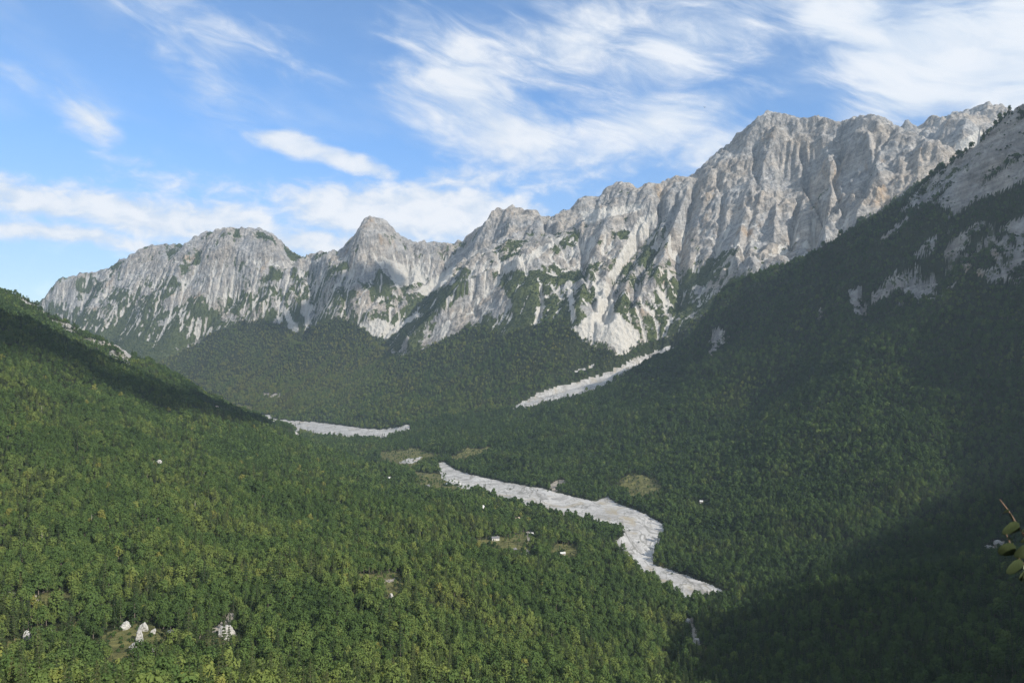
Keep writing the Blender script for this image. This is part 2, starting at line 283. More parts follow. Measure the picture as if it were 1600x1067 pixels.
# plain shape: evaluate on every 3rd row / column, then fill in
ri = np.unique(np.append(np.arange(0, NR, 3), NR-1)); ci = np.unique(np.append(np.arange(0, NC, 3), NC-1))
Hc = base_h(VX[np.ix_(ri, ci)], VY[np.ix_(ri, ci)])
tmp = np.stack([np.interp(U, U[ci], r) for r in Hc])
k = np.clip(np.searchsorted(YR[ri], YR, side='right')-1, 0, len(ri)-2); t = ((YR-YR[ri][k])/(YR[ri][k+1]-YR[ri][k]))[:,None]
H0 = tmp[k]*(1-t)+tmp[k+1]*t
inside = sstep(3150, 3450, VY)*(VX > GX[0]+50)*(VX < GX[-1]-50)*(VY < GY[-1]-30)
D = bil(GD, VX, VY)*inside
RK = bil(rk, VX, VY)*inside
CURV = bil(GC, VX, VY)*inside
# smaller folds of the wooded slopes; grows from nothing near the viewer
amp = sstep(60, 600, VY)*(1-RK)
fold = 17*fbm2(VX/230, VY/300, 3)+9*(1-2.4*np.abs(perlin2((VX+0.5*VY)/190+4, (VY-0.3*VX)/420)))*sstep(500, 900, VY)+2.6*fbm2(VX/45, VY/45, 2)
SPR = sstep(-250, 250, H0)*sstep(1300, 2000, VY)*(VX > 300)*(1-inside)      # the crags on the upper right
LRK = sstep(2350, 2600, VY)*(VX < -900)*(1-inside)
H = H0 + D + amp*fold*(1-0.5*SPR) + SPR*(52*ridged2(VX/260, VY/260, 4)+13*fbm2(VX/60, VY/60, 3)) + LRK*20*ridged2(VX/200, VY/200, 4)
def crags_out(x, y, h):  # roughens the unseen ridge so the edge of its shadow breaks up
    return sstep(300, 800, x)*sstep(100, 500, h)*(60*ridged2(x/420+2, y/420, 4)+30*fbm2(x/110, y/110, 2))
H = H+crags_out(VX, VY, H0)*sstep(0.86, 1.3, VX/VY)
def flat_along(H, pl, wid, depth):
    "press a level bed into the ground along a watercourse"
    P = np.array([wpt(p) for p in dens(pl, 25)])
    sel = np.where((VY > P[:,1].min()-150) & (VY < P[:,1].max()+150) & (VX > P[:,0].min()-200) & (VX < P[:,0].max()+200))
    x = VX[sel]; y = VY[sel]; best = np.full(len(x), 1e9); bz = np.zeros(len(x))
    for p, q in zip(P[:-1], P[1:]):
        e = q-p; l2 = e[0]**2+e[1]**2
        if l2 < 1e-6: continue
        t = np.clip(((x-p[0])*e[0]+(y-p[1])*e[1])/l2, 0, 1)
        d2 = (x-p[0]-t*e[0])**2+(y-p[1]-t*e[1])**2; m = d2 < best; best[m] = d2[m]; bz[m] = (p[2]+t*e[2])[m]
    d = np.sqrt(best); wgt = 1-sstep(wid*0.6, wid*1.6, d)
    h = H[sel]; H[sel] = h*(1-wgt)+(bz-depth)*wgt
    return H
H = flat_along(H, RIVER[3:], 100, 0.0); H = flat_along(H, CHANNEL, 50, 0); H = flat_along(H, RIVER[:4], 12, 2)
# rock detail: flutes down the fall line, ledges of the bedding
cols = slice(len(ux), len(ux)+NCOL)
def rowsel(a, b): return slice(int(np.searchsorted(YR, a)), int(np.searchsorted(YR, b)))
R = rowsel(3200, 8000)
def detail(rs, rkm):
    x = VX[rs, cols]; y = VY[rs, cols]; z = H[rs, cols]
    warp = 25*perlin3(x/150, y/150, z/220)
    fl = 1-2.0*np.abs(perlin3((x+warp)/62, (y-warp)/62, z/330)); f2 = 1-2.0*np.abs(perlin3((x+warp)/26, y/26, z/110))
    f3 = perlin3(x/13, y/13, z/26)
    md = 0.35+0.65*sstep(-0.25, 0.35, perlin2(x/420+3, y/420)); dz = 7.5*fl*md+5*f2+4.5*f3
    tilt = z+0.22*x-0.1*y+30*perlin2(x/500, y/500)
    led = ((tilt/58) % 1.0); dz = dz+17*(sstep(0.25, 0.75, led)-led); led = ((tilt/23+0.3*perlin2(x/90, y/90)) % 1.0); dz = dz+6*(sstep(0.2, 0.8, led)-led)
    H[rs, cols] += dz*rkm
detail(R, RK[R, cols])
R2 = rowsel(1400, 3150); detail(R2, 0.9*(SPR+LRK)[R2, cols])
# the great gullies (deeper) and ribs (prouder) of the faces, as (pixels, half-width in pixels, metres, depth range)
def carve(pl, wpx, dep, ya, yb):
    rs = rowsel(ya, yb); y = VY[rs, cols]; px = (CX+F*uc)[None,:]+0*y; py = HZ-F*H[rs, cols]/y
    best = np.full(px.shape, 1e9, np.float32)
    P = np.array(pl, float); c0 = max(0, int(np.searchsorted(CX+F*uc, P[:,0].min()-4*wpx))); c1 = int(np.searchsorted(CX+F*uc, P[:,0].max()+4*wpx))
    px = px[:, c0:c1]; py = py[:, c0:c1]; best = best[:, c0:c1]
    wob = 3.5*perlin2(py/14.0+pl[0][0], px*0+0.5)+1.5*perlin2(py/5.0, px*0+7.5)
    for a, b in zip(P[:-1], P[1:]):
        d = b-a; t = np.clip(((px-a[0])*d[0]+(py-a[1])*d[1])/(d@d), 0, 1)
        best = np.minimum(best, np.hypot(px+wob-a[0]-t*d[0], py-a[1]-t*d[1]))
    H[rs, len(ux)+c0:len(ux)+c1] -= dep*np.clip(1-best/wpx, 0, 1)**1.3
for a in ((((690,395),(665,445),(600,520)), 28, 130, 4900, 6500), (((484,408),(492,460),(470,512)), 28, 170, 5200, 6800), (((858,345),(832,398),(792,432)), 18, 95, 4800, 5700), (((1035,318),(965,430),(945,490)), 18, 95, 3600, 5000), (((1085,290),(1062,380),(1062,470)), 18, 85, 3500, 5100),
          (((590,345),(600,420),(560,490)), 26, -85, 5000, 6200), (((375,362),(330,450),(270,530)), 32, -85, 5400, 6700), (((640,540),(720,462),(830,400)), 15, -65, 4200, 5000), (((1210,182),(1190,280),(1150,420)), 30, -95, 3500, 4800), (((1290,200),(1300,300),(1290,390)), 24, -75, 3300, 4600),
          (((1355,190),(1372,280),(1340,350)), 22, -65, 3200, 4500), (((800,330),(790,380),(745,420)), 24, -75, 4900, 5900), (((955,345),(925,420),(900,500)), 18, -60, 3700, 4900), (((250,390),(200,460),(150,540)), 26, -70, 5800, 7300), (((420,370),(400,440),(370,500)), 16, 70, 5400, 6700)):
    carve(*a)
for a in ((((1252,188),(1256,230),(1262,275),(1285,330),(1268,385)), 9, 85, 3300, 4700), (((1315,194),(1309,235),(1303,262),(1318,330)), 7, 60, 3300, 4700),
          (((1247,295),(1240,330),(1236,385)), 8, 70, 3300, 4700), (((1082,285),(1062,340),(1040,400),(1020,460)), 12, -55, 3500, 5200), (((1062,300),(1036,360),(1000,420),(985,470)), 12, 75, 3600, 5100),
          (((1022,345),(985,395),(955,440),(945,480)), 8, 60, 3600, 4900), (((905,365),(915,430),(930,480)), 8, 50, 3700, 4900), (((846,455),(845,490),(828,525)), 6, 38, 3600, 4900),
          (((1370,182),(1362,240),(1350,300)), 8, 45, 3200, 4600), (((1120,250),(1130,310),(1120,380),(1100,440)), 9, 50, 3500, 4900), (((1180,200),(1185,270),(1170,340),(1160,410)), 10, 50, 3500, 4900), (((1205,215),(1215,290),(1210,360)), 9, -45, 3500, 4900),
          (((456,400),(462,440),(480,480),(470,505)), 9, 70, 5200, 6900), (((390,400),(350,460),(310,520)), 9, 60, 5400, 6800), (((300,385),(270,440),(225,510)), 8, 55, 5500, 7000), (((430,400),(420,450),(385,490)), 8, -45, 5400, 6800),
          (((575,350),(590,400),(600,450),(575,500)), 10, -60, 5000, 6200), (((625,375),(640,420),(620,470)), 9, 60, 5000, 6300), (((545,400),(535,450),(545,490)), 9, 55, 5000, 6300),
          (((790,335),(770,375),(750,410)), 7, 50, 5000, 5900), (((825,335),(815,370),(800,395)), 6, 45, 4900, 5900), (((690,490),(720,455),(765,432)), 10, -50, 4200, 5000), (((640,545),(625,520),(650,500)), 9, -45, 4200, 5000), (((755,505),(735,470),(745,450)), 6, 40, 4100, 5000),
          (((180,420),(150,480),(120,520)), 7, 45, 5800, 7500), (((1450,420),(1400,440),(1360,470)), 14, 40, 1700, 2600), (((1560,360),(1500,400),(1440,440)), 12, 40, 1700, 2600), (((1345,450),(1352,490)), 7, 40, 1900, 2700), (((1115,515),(1105,545)), 8, 30, 2300, 3000)):
    carve(*a)
# bring every skyline back to where it is seen
def fit_crest(pl, win, sig=5):
    xs = np.array([p[0] for p in pl]); o = np.argsort(xs); xs = xs[o]; ys = np.array([p[1] for p in pl])[o]; ds = np.array([p[2] for p in pl])[o]
    for it in range(2):
        c0 = len(ux); pc = CX+F*uc; m = np.where((pc >= max(xs[0], pc[0])) & (pc <= min(xs[-1], pc[-1])))[0]
        dl = np.zeros(len(m)); yc = np.interp(pc[m], xs, ds); ty = np.interp(pc[m], xs, ys)
        for j, c in enumerate(m):
            rs = rowsel(yc[j]-win, yc[j]+win); s = (HZ-F*H[rs, c0+c]/YR[rs]); dl[j] = ty[j]-s.min()
        kk = np.exp(-0.5*(np.arange(-3*sig, 3*sig+1)/sig)**2); kk /= kk.sum()
        dl = np.convolve(np.pad(dl, 3*sig, mode='edge'), kk, 'valid')
        for j, c in enumerate(m):
            e = min(1.0, (j+1)/8.0, (len(m)-j)/8.0)
            H[:, c0+c] -= e*dl[j]*YR/F*np.exp(-((YR-yc[j])/(win*1.1))**2)
for pl, wn in ((BACKPEAK, 350), (LEFT_MASSIF+PYRAMID[1:]+RIM[1:-1]+MIDDLE[:-1]+DOMES[:-1]+MAIN, 330), (SPUR, 160), (LEFTROCK, 180), (LEFTCREST, 150)):
    fit_crest(pl, wn)
PXg = CX+F*U[None,:]+0*VY; PYg = HZ-F*H/VY
# what is seen from here: highest line of sight up to each row
SEE = np.maximum.accumulate(H/VY, 0)
print('terrain %.1fs' % (time.time()-T0), NR, NC)
def sheet(name, quads_mask, mats, attrs=None, kind='structure', label=None):
    "mesh of the ground cells chosen by quads_mask (rows-1, cols-1)"
    r, c = np.where(quads_mask); a = r*NC+c
    q = np.stack([a, a+1, a+1+NC, a+NC], 1); ids, inv = np.unique(q.ravel(), return_inverse=True)
    me = bpy.data.meshes.new(name); n = len(ids); f = len(q)
    co = np.stack([VX.ravel()[ids], VY.ravel()[ids], H.ravel()[ids]], 1).astype(np.float32)
    me.vertices.add(n); me.vertices.foreach_set('co', co.ravel())
    me.loops.add(4*f); me.loops.foreach_set('vertex_index', inv.astype(np.int32).ravel())
    me.polygons.add(f); me.polygons.foreach_set('loop_start', (np.arange(f)*4).astype(np.int32))
    me.update(calc_edges=True)
    me.polygons.foreach_set('use_smooth', np.ones(f, bool))
    for k_, A in (attrs or {}).items():
        at = me.attributes.new(k_, 'FLOAT', 'POINT'); at.data.foreach_set('value', A.ravel()[ids].astype(np.float32))
    for m in mats: me.materials.append(m)
    o = bpy.data.objects.new(name, me); C.objects.link(o); o['kind'] = kind
    if label: o['label'] = label
    return o
# ------------------------------------------------------------------ what grows or lies where (fixed to the ground)
def inpoly(px, py, poly):
    ins = np.zeros(px.shape, bool); n = len(poly)
    for i in range(n):
        x0, y0 = poly[i]; x1, y1 = poly[(i+1) % n]
        if y0 == y1: continue
        c = ((py < y0) != (py < y1)) & (px < (x1-x0)*(py-y0)/(y1-y0)+x0); ins ^= c
    return ins
jx = 3.2*perlin2(PXg/9.0, PYg/9.0)+1.4*perlin2(PXg/3.5, PYg/3.5+30); jy = 0.6*(3.2*perlin2(PXg/9.0+50, PYg/9.0)+1.4*perlin2(PXg/3.5+80, PYg/3.5))
def area(poly, ya, yb, jit=1.0, thin=1.0):
    xs = [p[0] for p in poly]; ys = [p[1] for p in poly]; m = np.zeros(PXg.shape, bool)
    s = (VY > ya) & (VY < yb) & (PXg > min(xs)-8) & (PXg < max(xs)+8) & (PYg > min(ys)-8) & (PYg < max(ys)+8)
    m[s] = inpoly((PXg+jx*jit)[s], (PYg+jy*jit)[s], poly); return m
FL = [(-50,620),(0,606),(220,590),(250,565),(300,540),(340,515),(385,500),(430,502),(460,520),(500,505),(530,497),(600,530),(618,562),(640,553),(680,537),(740,507),(790,522),(850,502),(880,497),(910,532),(950,547),(975,556),(1000,540),(1050,524),(1070,512),(1100,492),(1150,470),(1650,470)]
fl = np.interp(PXg, [p[0] for p in FL], [p[1] for p in FL])+7*perlin2(PXg/18.0, PYg/40.0)+4*perlin2(PXg/6.0, PYg/14.0+9)
FAR = (VY > 3350)
ROCK = FAR & (PYg < fl)
GSy, GSx = np.gradient(GH, CELL); GSL = blur(np.hypot(GSx, GSy), 2)
SLOPE = bil(GSL, VX, VY)
vn = 0.9*fbm2((VX+0.35*VY)/210, (VY+H)/330, 3)+0.55*fbm2(VX/62, (VY+H)/110, 2)+0.35*fbm2(VX/24, (VY+H)/30, 2)
elev = sstep(950, -150, H)
VEG = np.where(ROCK, vn + 0.95*elev-0.62-0.012*CURV-0.12*(SLOPE-1.0), -1)
VEG = np.where(ROCK & (PXg > 1060) & (PYg < 420), VEG-0.32, VEG)
VEG = np.where(ROCK & (PXg < 560), VEG+0.22+0.25*fbm2((VX+0.8*H)/34, (VY+H)/60, 2), VEG)
GREEN = [[(600,512),(640,470),(720,440),(737,450),(700,482),(650,512),(610,522)],[(778,425),(840,422),(857,440),(832,470),(800,484),(786,450)],[(745,512),(800,480),(850,470),(892,480),(905,505),(850,522)],[(995,400),(1010,365),(1045,335),(1040,370),(1010,420)],[(860,385),(905,360),(900,380),(865,400)],[(480,520),(500,490),(530,500),(560,515),(600,540),(520,540)],[(345,470),(380,455),(400,465),(370,490)],[(1040,470),(1060,440),(1070,470),(1050,500)],[(930,500),(950,470),(940,440),(920,450)]]
for g in GREEN[:8]: VEG[area(g, 3350, 6500, 2.2)] += 0.8
BUTT = [[(618,560),(640,515),(690,478),(755,440),(800,470),(815,500),(785,510),(760,490),(720,510),(690,535),(650,552)],[(700,500),(740,480),(760,500),(700,535)]]
for g in BUTT: VEG[area(g, 3900, 5000, 1.5)] -= 0.45
SCREE = np.zeros(PXg.shape)
for g in ([(930,440),(952,440),(962,488),(1000,522),(1002,535),(972,557),(955,538),(925,530),(897,527),(895,512),(925,490),(932,470)], [(838,478),(850,476),(846,505),(828,525),(808,535),(836,503)], [(598,522),(650,488),(660,490),(600,532)], [(470,470),(480,470),(486,508),(476,508)], [(543,512),(590,498),(622,508),(590,528)],
          [(765,418),(830,394),(880,368),(872,380),(840,403),(790,428)], [(650,455),(690,428),(715,410),(700,440),(665,462)], [(595,400),(640,420),(665,410),(660,440),(620,450)], [(1488,228),(1530,204),(1548,214),(1500,243)], [(436,480),(445,478),(468,515),(460,522)], [(905,330),(1000,318),(1020,325),(960,338),(915,350)], [(690,505),(705,500),(695,530),(685,535)], [(885,440),(893,440),(900,500),(893,505)], [(1000,340),(1030,330),(960,440),(950,430)]):
    SCREE[area(g, 3350, 6700, 1.2)] = 1
SCREE = np.where(ROCK & (CURV < -5) & (H < 520) & (vn < 0.35), np.maximum(SCREE, 0.75), SCREE)
VEG[SCREE > 0.5] = -1
# crags among the woods on the upper right and on the left spur
near = (VY < 3350)
cn = 0.8*fbm2(VX/80, (VY+H)*0.6/80, 3)+0.7*fbm2(VX/30, (VY+H)*0.6/40, 2)
CR = np.full(PXg.shape, -1.0)
for g, b in (([(1405,330),(1440,288),(1500,246),(1540,215),(1600,150),(1700,100),(1760,80),(1760,300),(1660,320),(1600,285),(1560,300),(1500,325),(1450,320)], 0.42), ([(1345,470),(1335,450),(1400,425),(1450,375),(1510,345),(1560,350),(1640,330),(1700,420),(1600,440),(1545,440),(1500,440),(1460,470),(1390,478)], 0.06), ([(1328,452),(1345,450),(1358,490),(1345,500),(1330,480)], 0.3), ([(1100,550),(1118,512),(1140,515),(1135,540),(1110,560)], 0.1), ([(1370,378),(1400,352),(1422,335),(1416,352),(1385,374)], 0.7), ([(1478,345),(1500,308),(1520,282),(1532,288),(1505,328)], 0.8), ([(1270,490),(1290,480),(1280,500)], 0.2)):
    m = area(g, 1400, 3200, 1.5); CR[m] = np.maximum(CR[m], cn[m]+b)
m = near & (VY > 2380) & (VX < -800) & (PXg < 205); CR[m] = np.maximum(CR[m], cn[m]*1.0+0.12)
CRAG = CR > 0
# gravel river, dry channels
RIV = [[(682, 724), (694, 721), (714, 734), (744, 743), (795, 754), (849, 763), (896, 775), (930, 783), (950, 775), (964, 786), (991, 795), (1018, 807), (1038, 819), (1035, 840), (1023, 861), (1021, 881), (1045, 888), (1082, 901), (1109, 911), (1139, 925), (1150, 933), (1109, 936), (1088, 937), (1071, 943), (1047, 924), (1017, 909), (1000, 893), (983, 877), (963, 855), (956, 847), (974, 837), (976, 830), (956, 822), (915, 812), (875, 807), (848, 796), (814, 788), (777, 781), (750, 769), (720, 763), (689, 747)], [(377, 647), (422, 648), (430, 654), (456, 657), (479, 658), (511, 661), (543, 665), (571, 670), (596, 670), (617, 667), (641, 663), (643, 673), (617, 679), (603, 687), (575, 685), (545, 686), (522, 684), (494, 679), (469, 675), (460, 680), (456, 676), (465, 669), (447, 665), (428, 662), (413, 664), (410, 660), (418, 656), (377, 655)], [(796, 640), (840, 613), (880, 600), (930, 587), (1000, 556), (1050, 538), (1060, 546), (1002, 584), (942, 609), (880, 624), (830, 637)], [(895, 580), (930, 568), (932, 572), (900, 583)], [(620, 722), (640, 716), (662, 714), (655, 720), (632, 726)]]
RIVM = np.zeros(PXg.shape, bool)
for g, (ya, yb) in zip(RIV, ((1100,2700),(2900,5200),(3200,3750),(3200,3750),(2400,2900))): RIVM |= area(g, ya, yb, 0.9 if ya < 1200 else 1.3) & ((ya < 1200) | (cn+0.5*perlin2(PXg/5.0, PYg/2.5) > -0.85))
DIRT = np.zeros(PXg.shape); MEAD = np.zeros(PXg.shape)
for g, ya, yb in (([(1512,868),(1558,843),(1578,848),(1560,856),(1532,870)],1150,1500), ([(1240,914),(1262,911),(1284,918),(1278,927),(1255,926)],1120,1300), ([(1074,955),(1081,960),(1088,985),(1092,1008),(1084,1006),(1076,980)],850,1150), ([(858,757),(870,750),(886,749),(884,757),(872,760),(876,766),(862,768)],1900,2300), ([(412,614),(437,614),(440,621),(415,622)],4000,5800), ([(560,906),(618,903),(618,908),(560,912)],700,1100), ([(606,925),(614,925),(610,955),(603,955)],600,1000), ([(325,984),(350,972),(360,955),(366,960),(360,975),(335,988)],480,640), ([(0,920),(25,925),(40,935),(30,942),(0,935)],500,720), ([(38,940),(58,930),(62,938),(45,950)],500,700), ([(728,820),(748,825),(745,832),(730,828)],1100,1700), ([(822,832),(832,828),(834,840),(824,845)],1100,1600), ([(955,532),(990,520),(1000,530),(965,540)],2900,3100)):
    DIRT[area(g, ya, yb, 1.4) & (cn > -0.25)] = 1
for g, ya, yb in (([(705,718),(722,701),(772,699),(768,708),(738,718),(712,724)],2350,2900), ([(975,743),(1003,741),(1025,750),(1037,763),(1030,773),(1000,784),(983,779),(977,766),(962,763)],1700,2200), ([(790,832),(823,834),(843,845),(838,853),(803,849)],1100,1700), ([(848,862),(872,848),(900,852),(910,872),(870,877)],1050,1600), ([(336,632),(394,633),(394,641),(345,641)],4200,5600), ([(555,898),(625,895),(632,925),(615,958),(600,950),(605,920),(560,918)],650,1100), ([(690,928),(720,935),(757,958),(730,955),(700,940)],700,1000), ([(60,930),(105,915),(120,940),(95,960),(65,955)],480,720), ([(160,945),(188,945),(188,960),(165,962)],480,700), ([(360,655),(415,657),(430,668),(395,668)],3300,4600), ([(640,735),(690,742),(745,768),(720,776),(660,765)],1750,2500), ([(735,845),(800,838),(830,860),(780,868),(745,862)],1100,1600), ([(590,705),(650,700),(690,712),(640,735),(600,725)],2300,3000)):
    MEAD[area(g, ya, yb, 2.8)] = 1
def at_px(px, py, ymin=250.0):
    "where the line of sight through a pixel first meets the ground"
    c = int(np.argmin(np.abs(U-(px-CX)/F))); r0 = int(np.searchsorted(YR, ymin)); ang = (HZ-py)/F
    r = r0+int(np.argmax(H[r0:, c]/YR[r0:] >= ang)); t = 0.0
    if r > r0:
        a = H[r-1,c]/YR[r-1]-ang; b = H[r,c]/YR[r]-ang; t = a/(a-b) if a != b else 1.0; Y = YR[r-1]+(YR[r]-YR[r-1])*t; z = H[r-1,c]+(H[r,c]-H[r-1,c])*t
    else: Y = YR[r]; z = H[r,c]
    return (px-CX)/F*Y, float(Y), float(z)
HOUSES = [  # column, row of the foot, length, width, wall height, roof pitch, turn, wall colour, roof colour, label
 (668,762,10,8,4.5,1.0,35,'white','slate','white gabled house with steep dark roof among trees near the river head'),
 (700,757,11,6,2.6,0.45,5,'stone','blue','long low shed with blue-grey roof beside the white village house'),
 (718,758,9,7,4.2,0.5,80,'white','pale','white walled house with pale roof right of the blue-grey shed'),
 (753,795,10,8,3.6,0.9,50,'white','pale','pale roofed house alone in the sunlit trees above the river bend'),
 (808,812,10,7,3.2,0.6,40,'stone','tan','tan roofed cabin in the trees between two pale houses'),
 (774,843,12,8,3.6,0.5,10,'white','slate','white house with dark roof at the left end of the village clearing'),
 (830,836,7,6,3.2,0.6,20,'cream','white','small cream house above the pale path in the village clearing'),
 (821,867,11,8,3.8,0.85,60,'white','slate','house with steep slate roof and white gable below the village clearing'),
 (803,861,8,6,2.8,0.7,30,'stone','slate','small grey stone barn left of the slate roofed gable house'),
 (879,866,8,6,2.8,0.4,15,'stone','pale','low grey shed on the grassy clearing at the right of the village'),
 (1096,785,7,6,3.4,0.7,-20,'white','white','tiny white house alone in the dark wood right of the river'),
 (609,748,9,7,3.4,0.6,40,'white','pale','pale house half hidden in trees at the far left of the village'),
 (338,637,16,9,4.0,0.5,10,'white','tan','far white farmhouse beside the pale field on the valley floor')]
BOULDERS = [  # column, row of the foot, width in pixels, height in pixels, label
 (356,997,24,17,'large angular white boulder at the foot of the curving track'),
 (213,1020,20,18,'tall white boulder, lowest of the cluster in the young pines'),
 (218,1003,11,18,'narrow upright white boulder in the middle of the pine cluster'),
 (224,985,16,10,'rounded white boulder at the upper right of the pine cluster'),
 (196,982,15,9,'low arched white boulder at the upper left of the pine cluster'),
 (43,1001,15,14,'split white boulder alone in the wood near the left edge'),
 (240,989,8,6,'small white stone just right of the boulder cluster'),
 (267,991,13,6,'flat pale stone between the cluster and the large angular boulder'),
 (238,1019,8,5,'small pale stone right of the tall lowest boulder'),
 (147,960,9,7,'pale leaning rock in the grass above the boulder cluster'),
 (248,725,10,5,'small white rock high on the wooded left slope'),
 (81,986,8,6,'small pale stone right of the split boulder'),
 (612,936,8,7,'pale stone on the yellow grassy track in the wood'),
 (1088,1008,10,9,'white boulder in the stream gully at the foot of the slope'),
 (1075,975,9,7,'pale boulder higher up in the stream gully'),
 (1543,860,12,8,'white boulder in the stony side stream at the right edge'),
 (1560,852,11,7,'white boulder topmost in the stony side stream'),
 (1262,924,14,6,'low pale boulder where the side stream nears the river')]
HP = [at_px(h[0], h[1]) for h in HOUSES]; BP = [at_px(b[0], b[1]) for b in BOULDERS]
# how thick the wood stands, 0..1
WOOD = np.where(FAR & ROCK, 0, 1.0)*(VY > 235)
WOOD[CRAG] = 0; WOOD[RIVM] = 0; WOOD[DIRT > 0.5] = 0; WOOD[MEAD > 0.5] = 0.22
gap = fbm2(VX/38, VY/38, 2)
opening = (WOOD > 0.5) & (gap+0.35*fbm2(VX/160, VY/160, 2) < -0.62) & (VY < 2600)
WOOD[opening] = 0.18; MEAD[opening & (VX < 0.28*VY)] = 1
SH0 = np.zeros(PXg.shape)
for (x, y, z), rr in [(p, 15) for p in HP]+[(p, 0.62*b[2]*p[1]/F+(6 if b[2] > 12 else 4)) for p, b in zip(BP, BOULDERS)]:
    clr = (VX-x)**2/rr**2+(VY-(y-rr*0.3-12))**2/(rr+16)**2 < 1; WOOD[clr] = 0; SH0[clr] = 1
SHRUB = ((VEG > 0) & ROCK) | (near & (CR > -0.22) & (CR <= 0.30) & (gap > -0.05))
SHRUB |= (SH0 > 0.5) & (gap > 0.0)
MEAD[(SH0 > 0.5) & (VY < 1000)] = 1
print('masks %.1fs' % (time.time()-T0))
# ------------------------------------------------------------------ materials
class NT:
    def __init__(s, name):
        s.m = bpy.data.materials.new(name); s.m.use_nodes = True; s.t = s.m.node_tree; s.N = s.t.nodes; s.L = s.t.links
        for n in list(s.N): s.N.remove(n)
        s.out = s.N.new('ShaderNodeOutputMaterial')
    def n(s, typ, **kw):
        x = s.N.new('ShaderNode'+typ)
        for k, v in kw.items():
            if k.startswith('i_'): 
                key = k[2:]; key = int(key) if key.isdigit() else key.replace('_', ' ')
                x.inputs[key].default_value = v
            else: setattr(x, k, v)
        return x
    def l(s, a, b): s.L.new(a, b)
    def pos(s, scale=(1,1,1)):
        g = s.n('NewGeometry'); mp = s.n('Mapping'); mp.inputs['Scale'].default_value = scale; s.l(g.outputs['Position'], mp.inputs[0]); return mp.outputs[0]
    def noise(s, vec, scale, detail=4, rough=0.55, dist=0.0):
        x = s.n('TexNoise'); x.inputs['Scale'].default_value = scale; x.inputs['Detail'].default_value = detail; x.inputs['Roughness'].default_value = rough; x.inputs['Distortion'].default_value = dist
        s.l(vec, x.inputs['Vector']); return x.outputs['Fac']
    def ramp(s, fac, stops):
        x = s.n('ValToRGB'); e = x.color_ramp.elements
        while len(e) < len(stops): e.new(0.5)
        for q, (p, c) in zip(e, stops): q.position = p; q.color = (c if len(c) == 4 else (*c, 1)) if not isinstance(c, (int, float)) else (c, c, c, 1)
        s.l(fac, x.inputs[0]); return x.outputs[0]
    def mix(s, fac, a, b, mode='MIX'):
        x = s.n('Mix', data_type='RGBA', blend_type=mode)
        for v, i in ((fac, 0), (a, 6), (b, 7)):
            if isinstance(v, (int, float)): x.inputs[i].default_value = v
            elif isinstance(v, tuple): x.inputs[i].default_value = (*v, 1) if len(v) == 3 else v
            else: s.l(v, x.inputs[i])
        return x.outputs[2]
    def attr(s, name, typ='GEOMETRY'):
        x = s.n('Attribute', attribute_name=name, attribute_type=typ); return x.outputs['Fac']
    def math(s, op, a, b=0.0, clamp=False):
        x = s.n('Math', operation=op, use_clamp=clamp)
        for v, i in ((a, 0), (b, 1)):
            if isinstance(v, (int, float)): x.inputs[i].default_value = v
            else: s.l(v, x.inputs[i])
        return x.outputs[0]
    def bsdf(s, col, rough=0.9, bump=None, strength=0.5, dist=1.0, spec=0.2):
        b = s.n('BsdfPrincipled'); b.inputs['Roughness'].default_value = rough; b.inputs['Specular IOR Level'].default_value = spec
        if isinstance(col, tuple): b.inputs['Base Color'].default_value = (*col, 1)
        else: s.l(col, b.inputs['Base Color'])
        if bump is not None:
            bp = s.n('Bump'); bp.inputs['Strength'].default_value = strength; bp.inputs['Distance'].default_value = dist; s.l(bump, bp.inputs['Height']); s.l(bp.outputs[0], b.inputs['Normal'])
        s.l(b.outputs[0], s.out.inputs[0]); return b
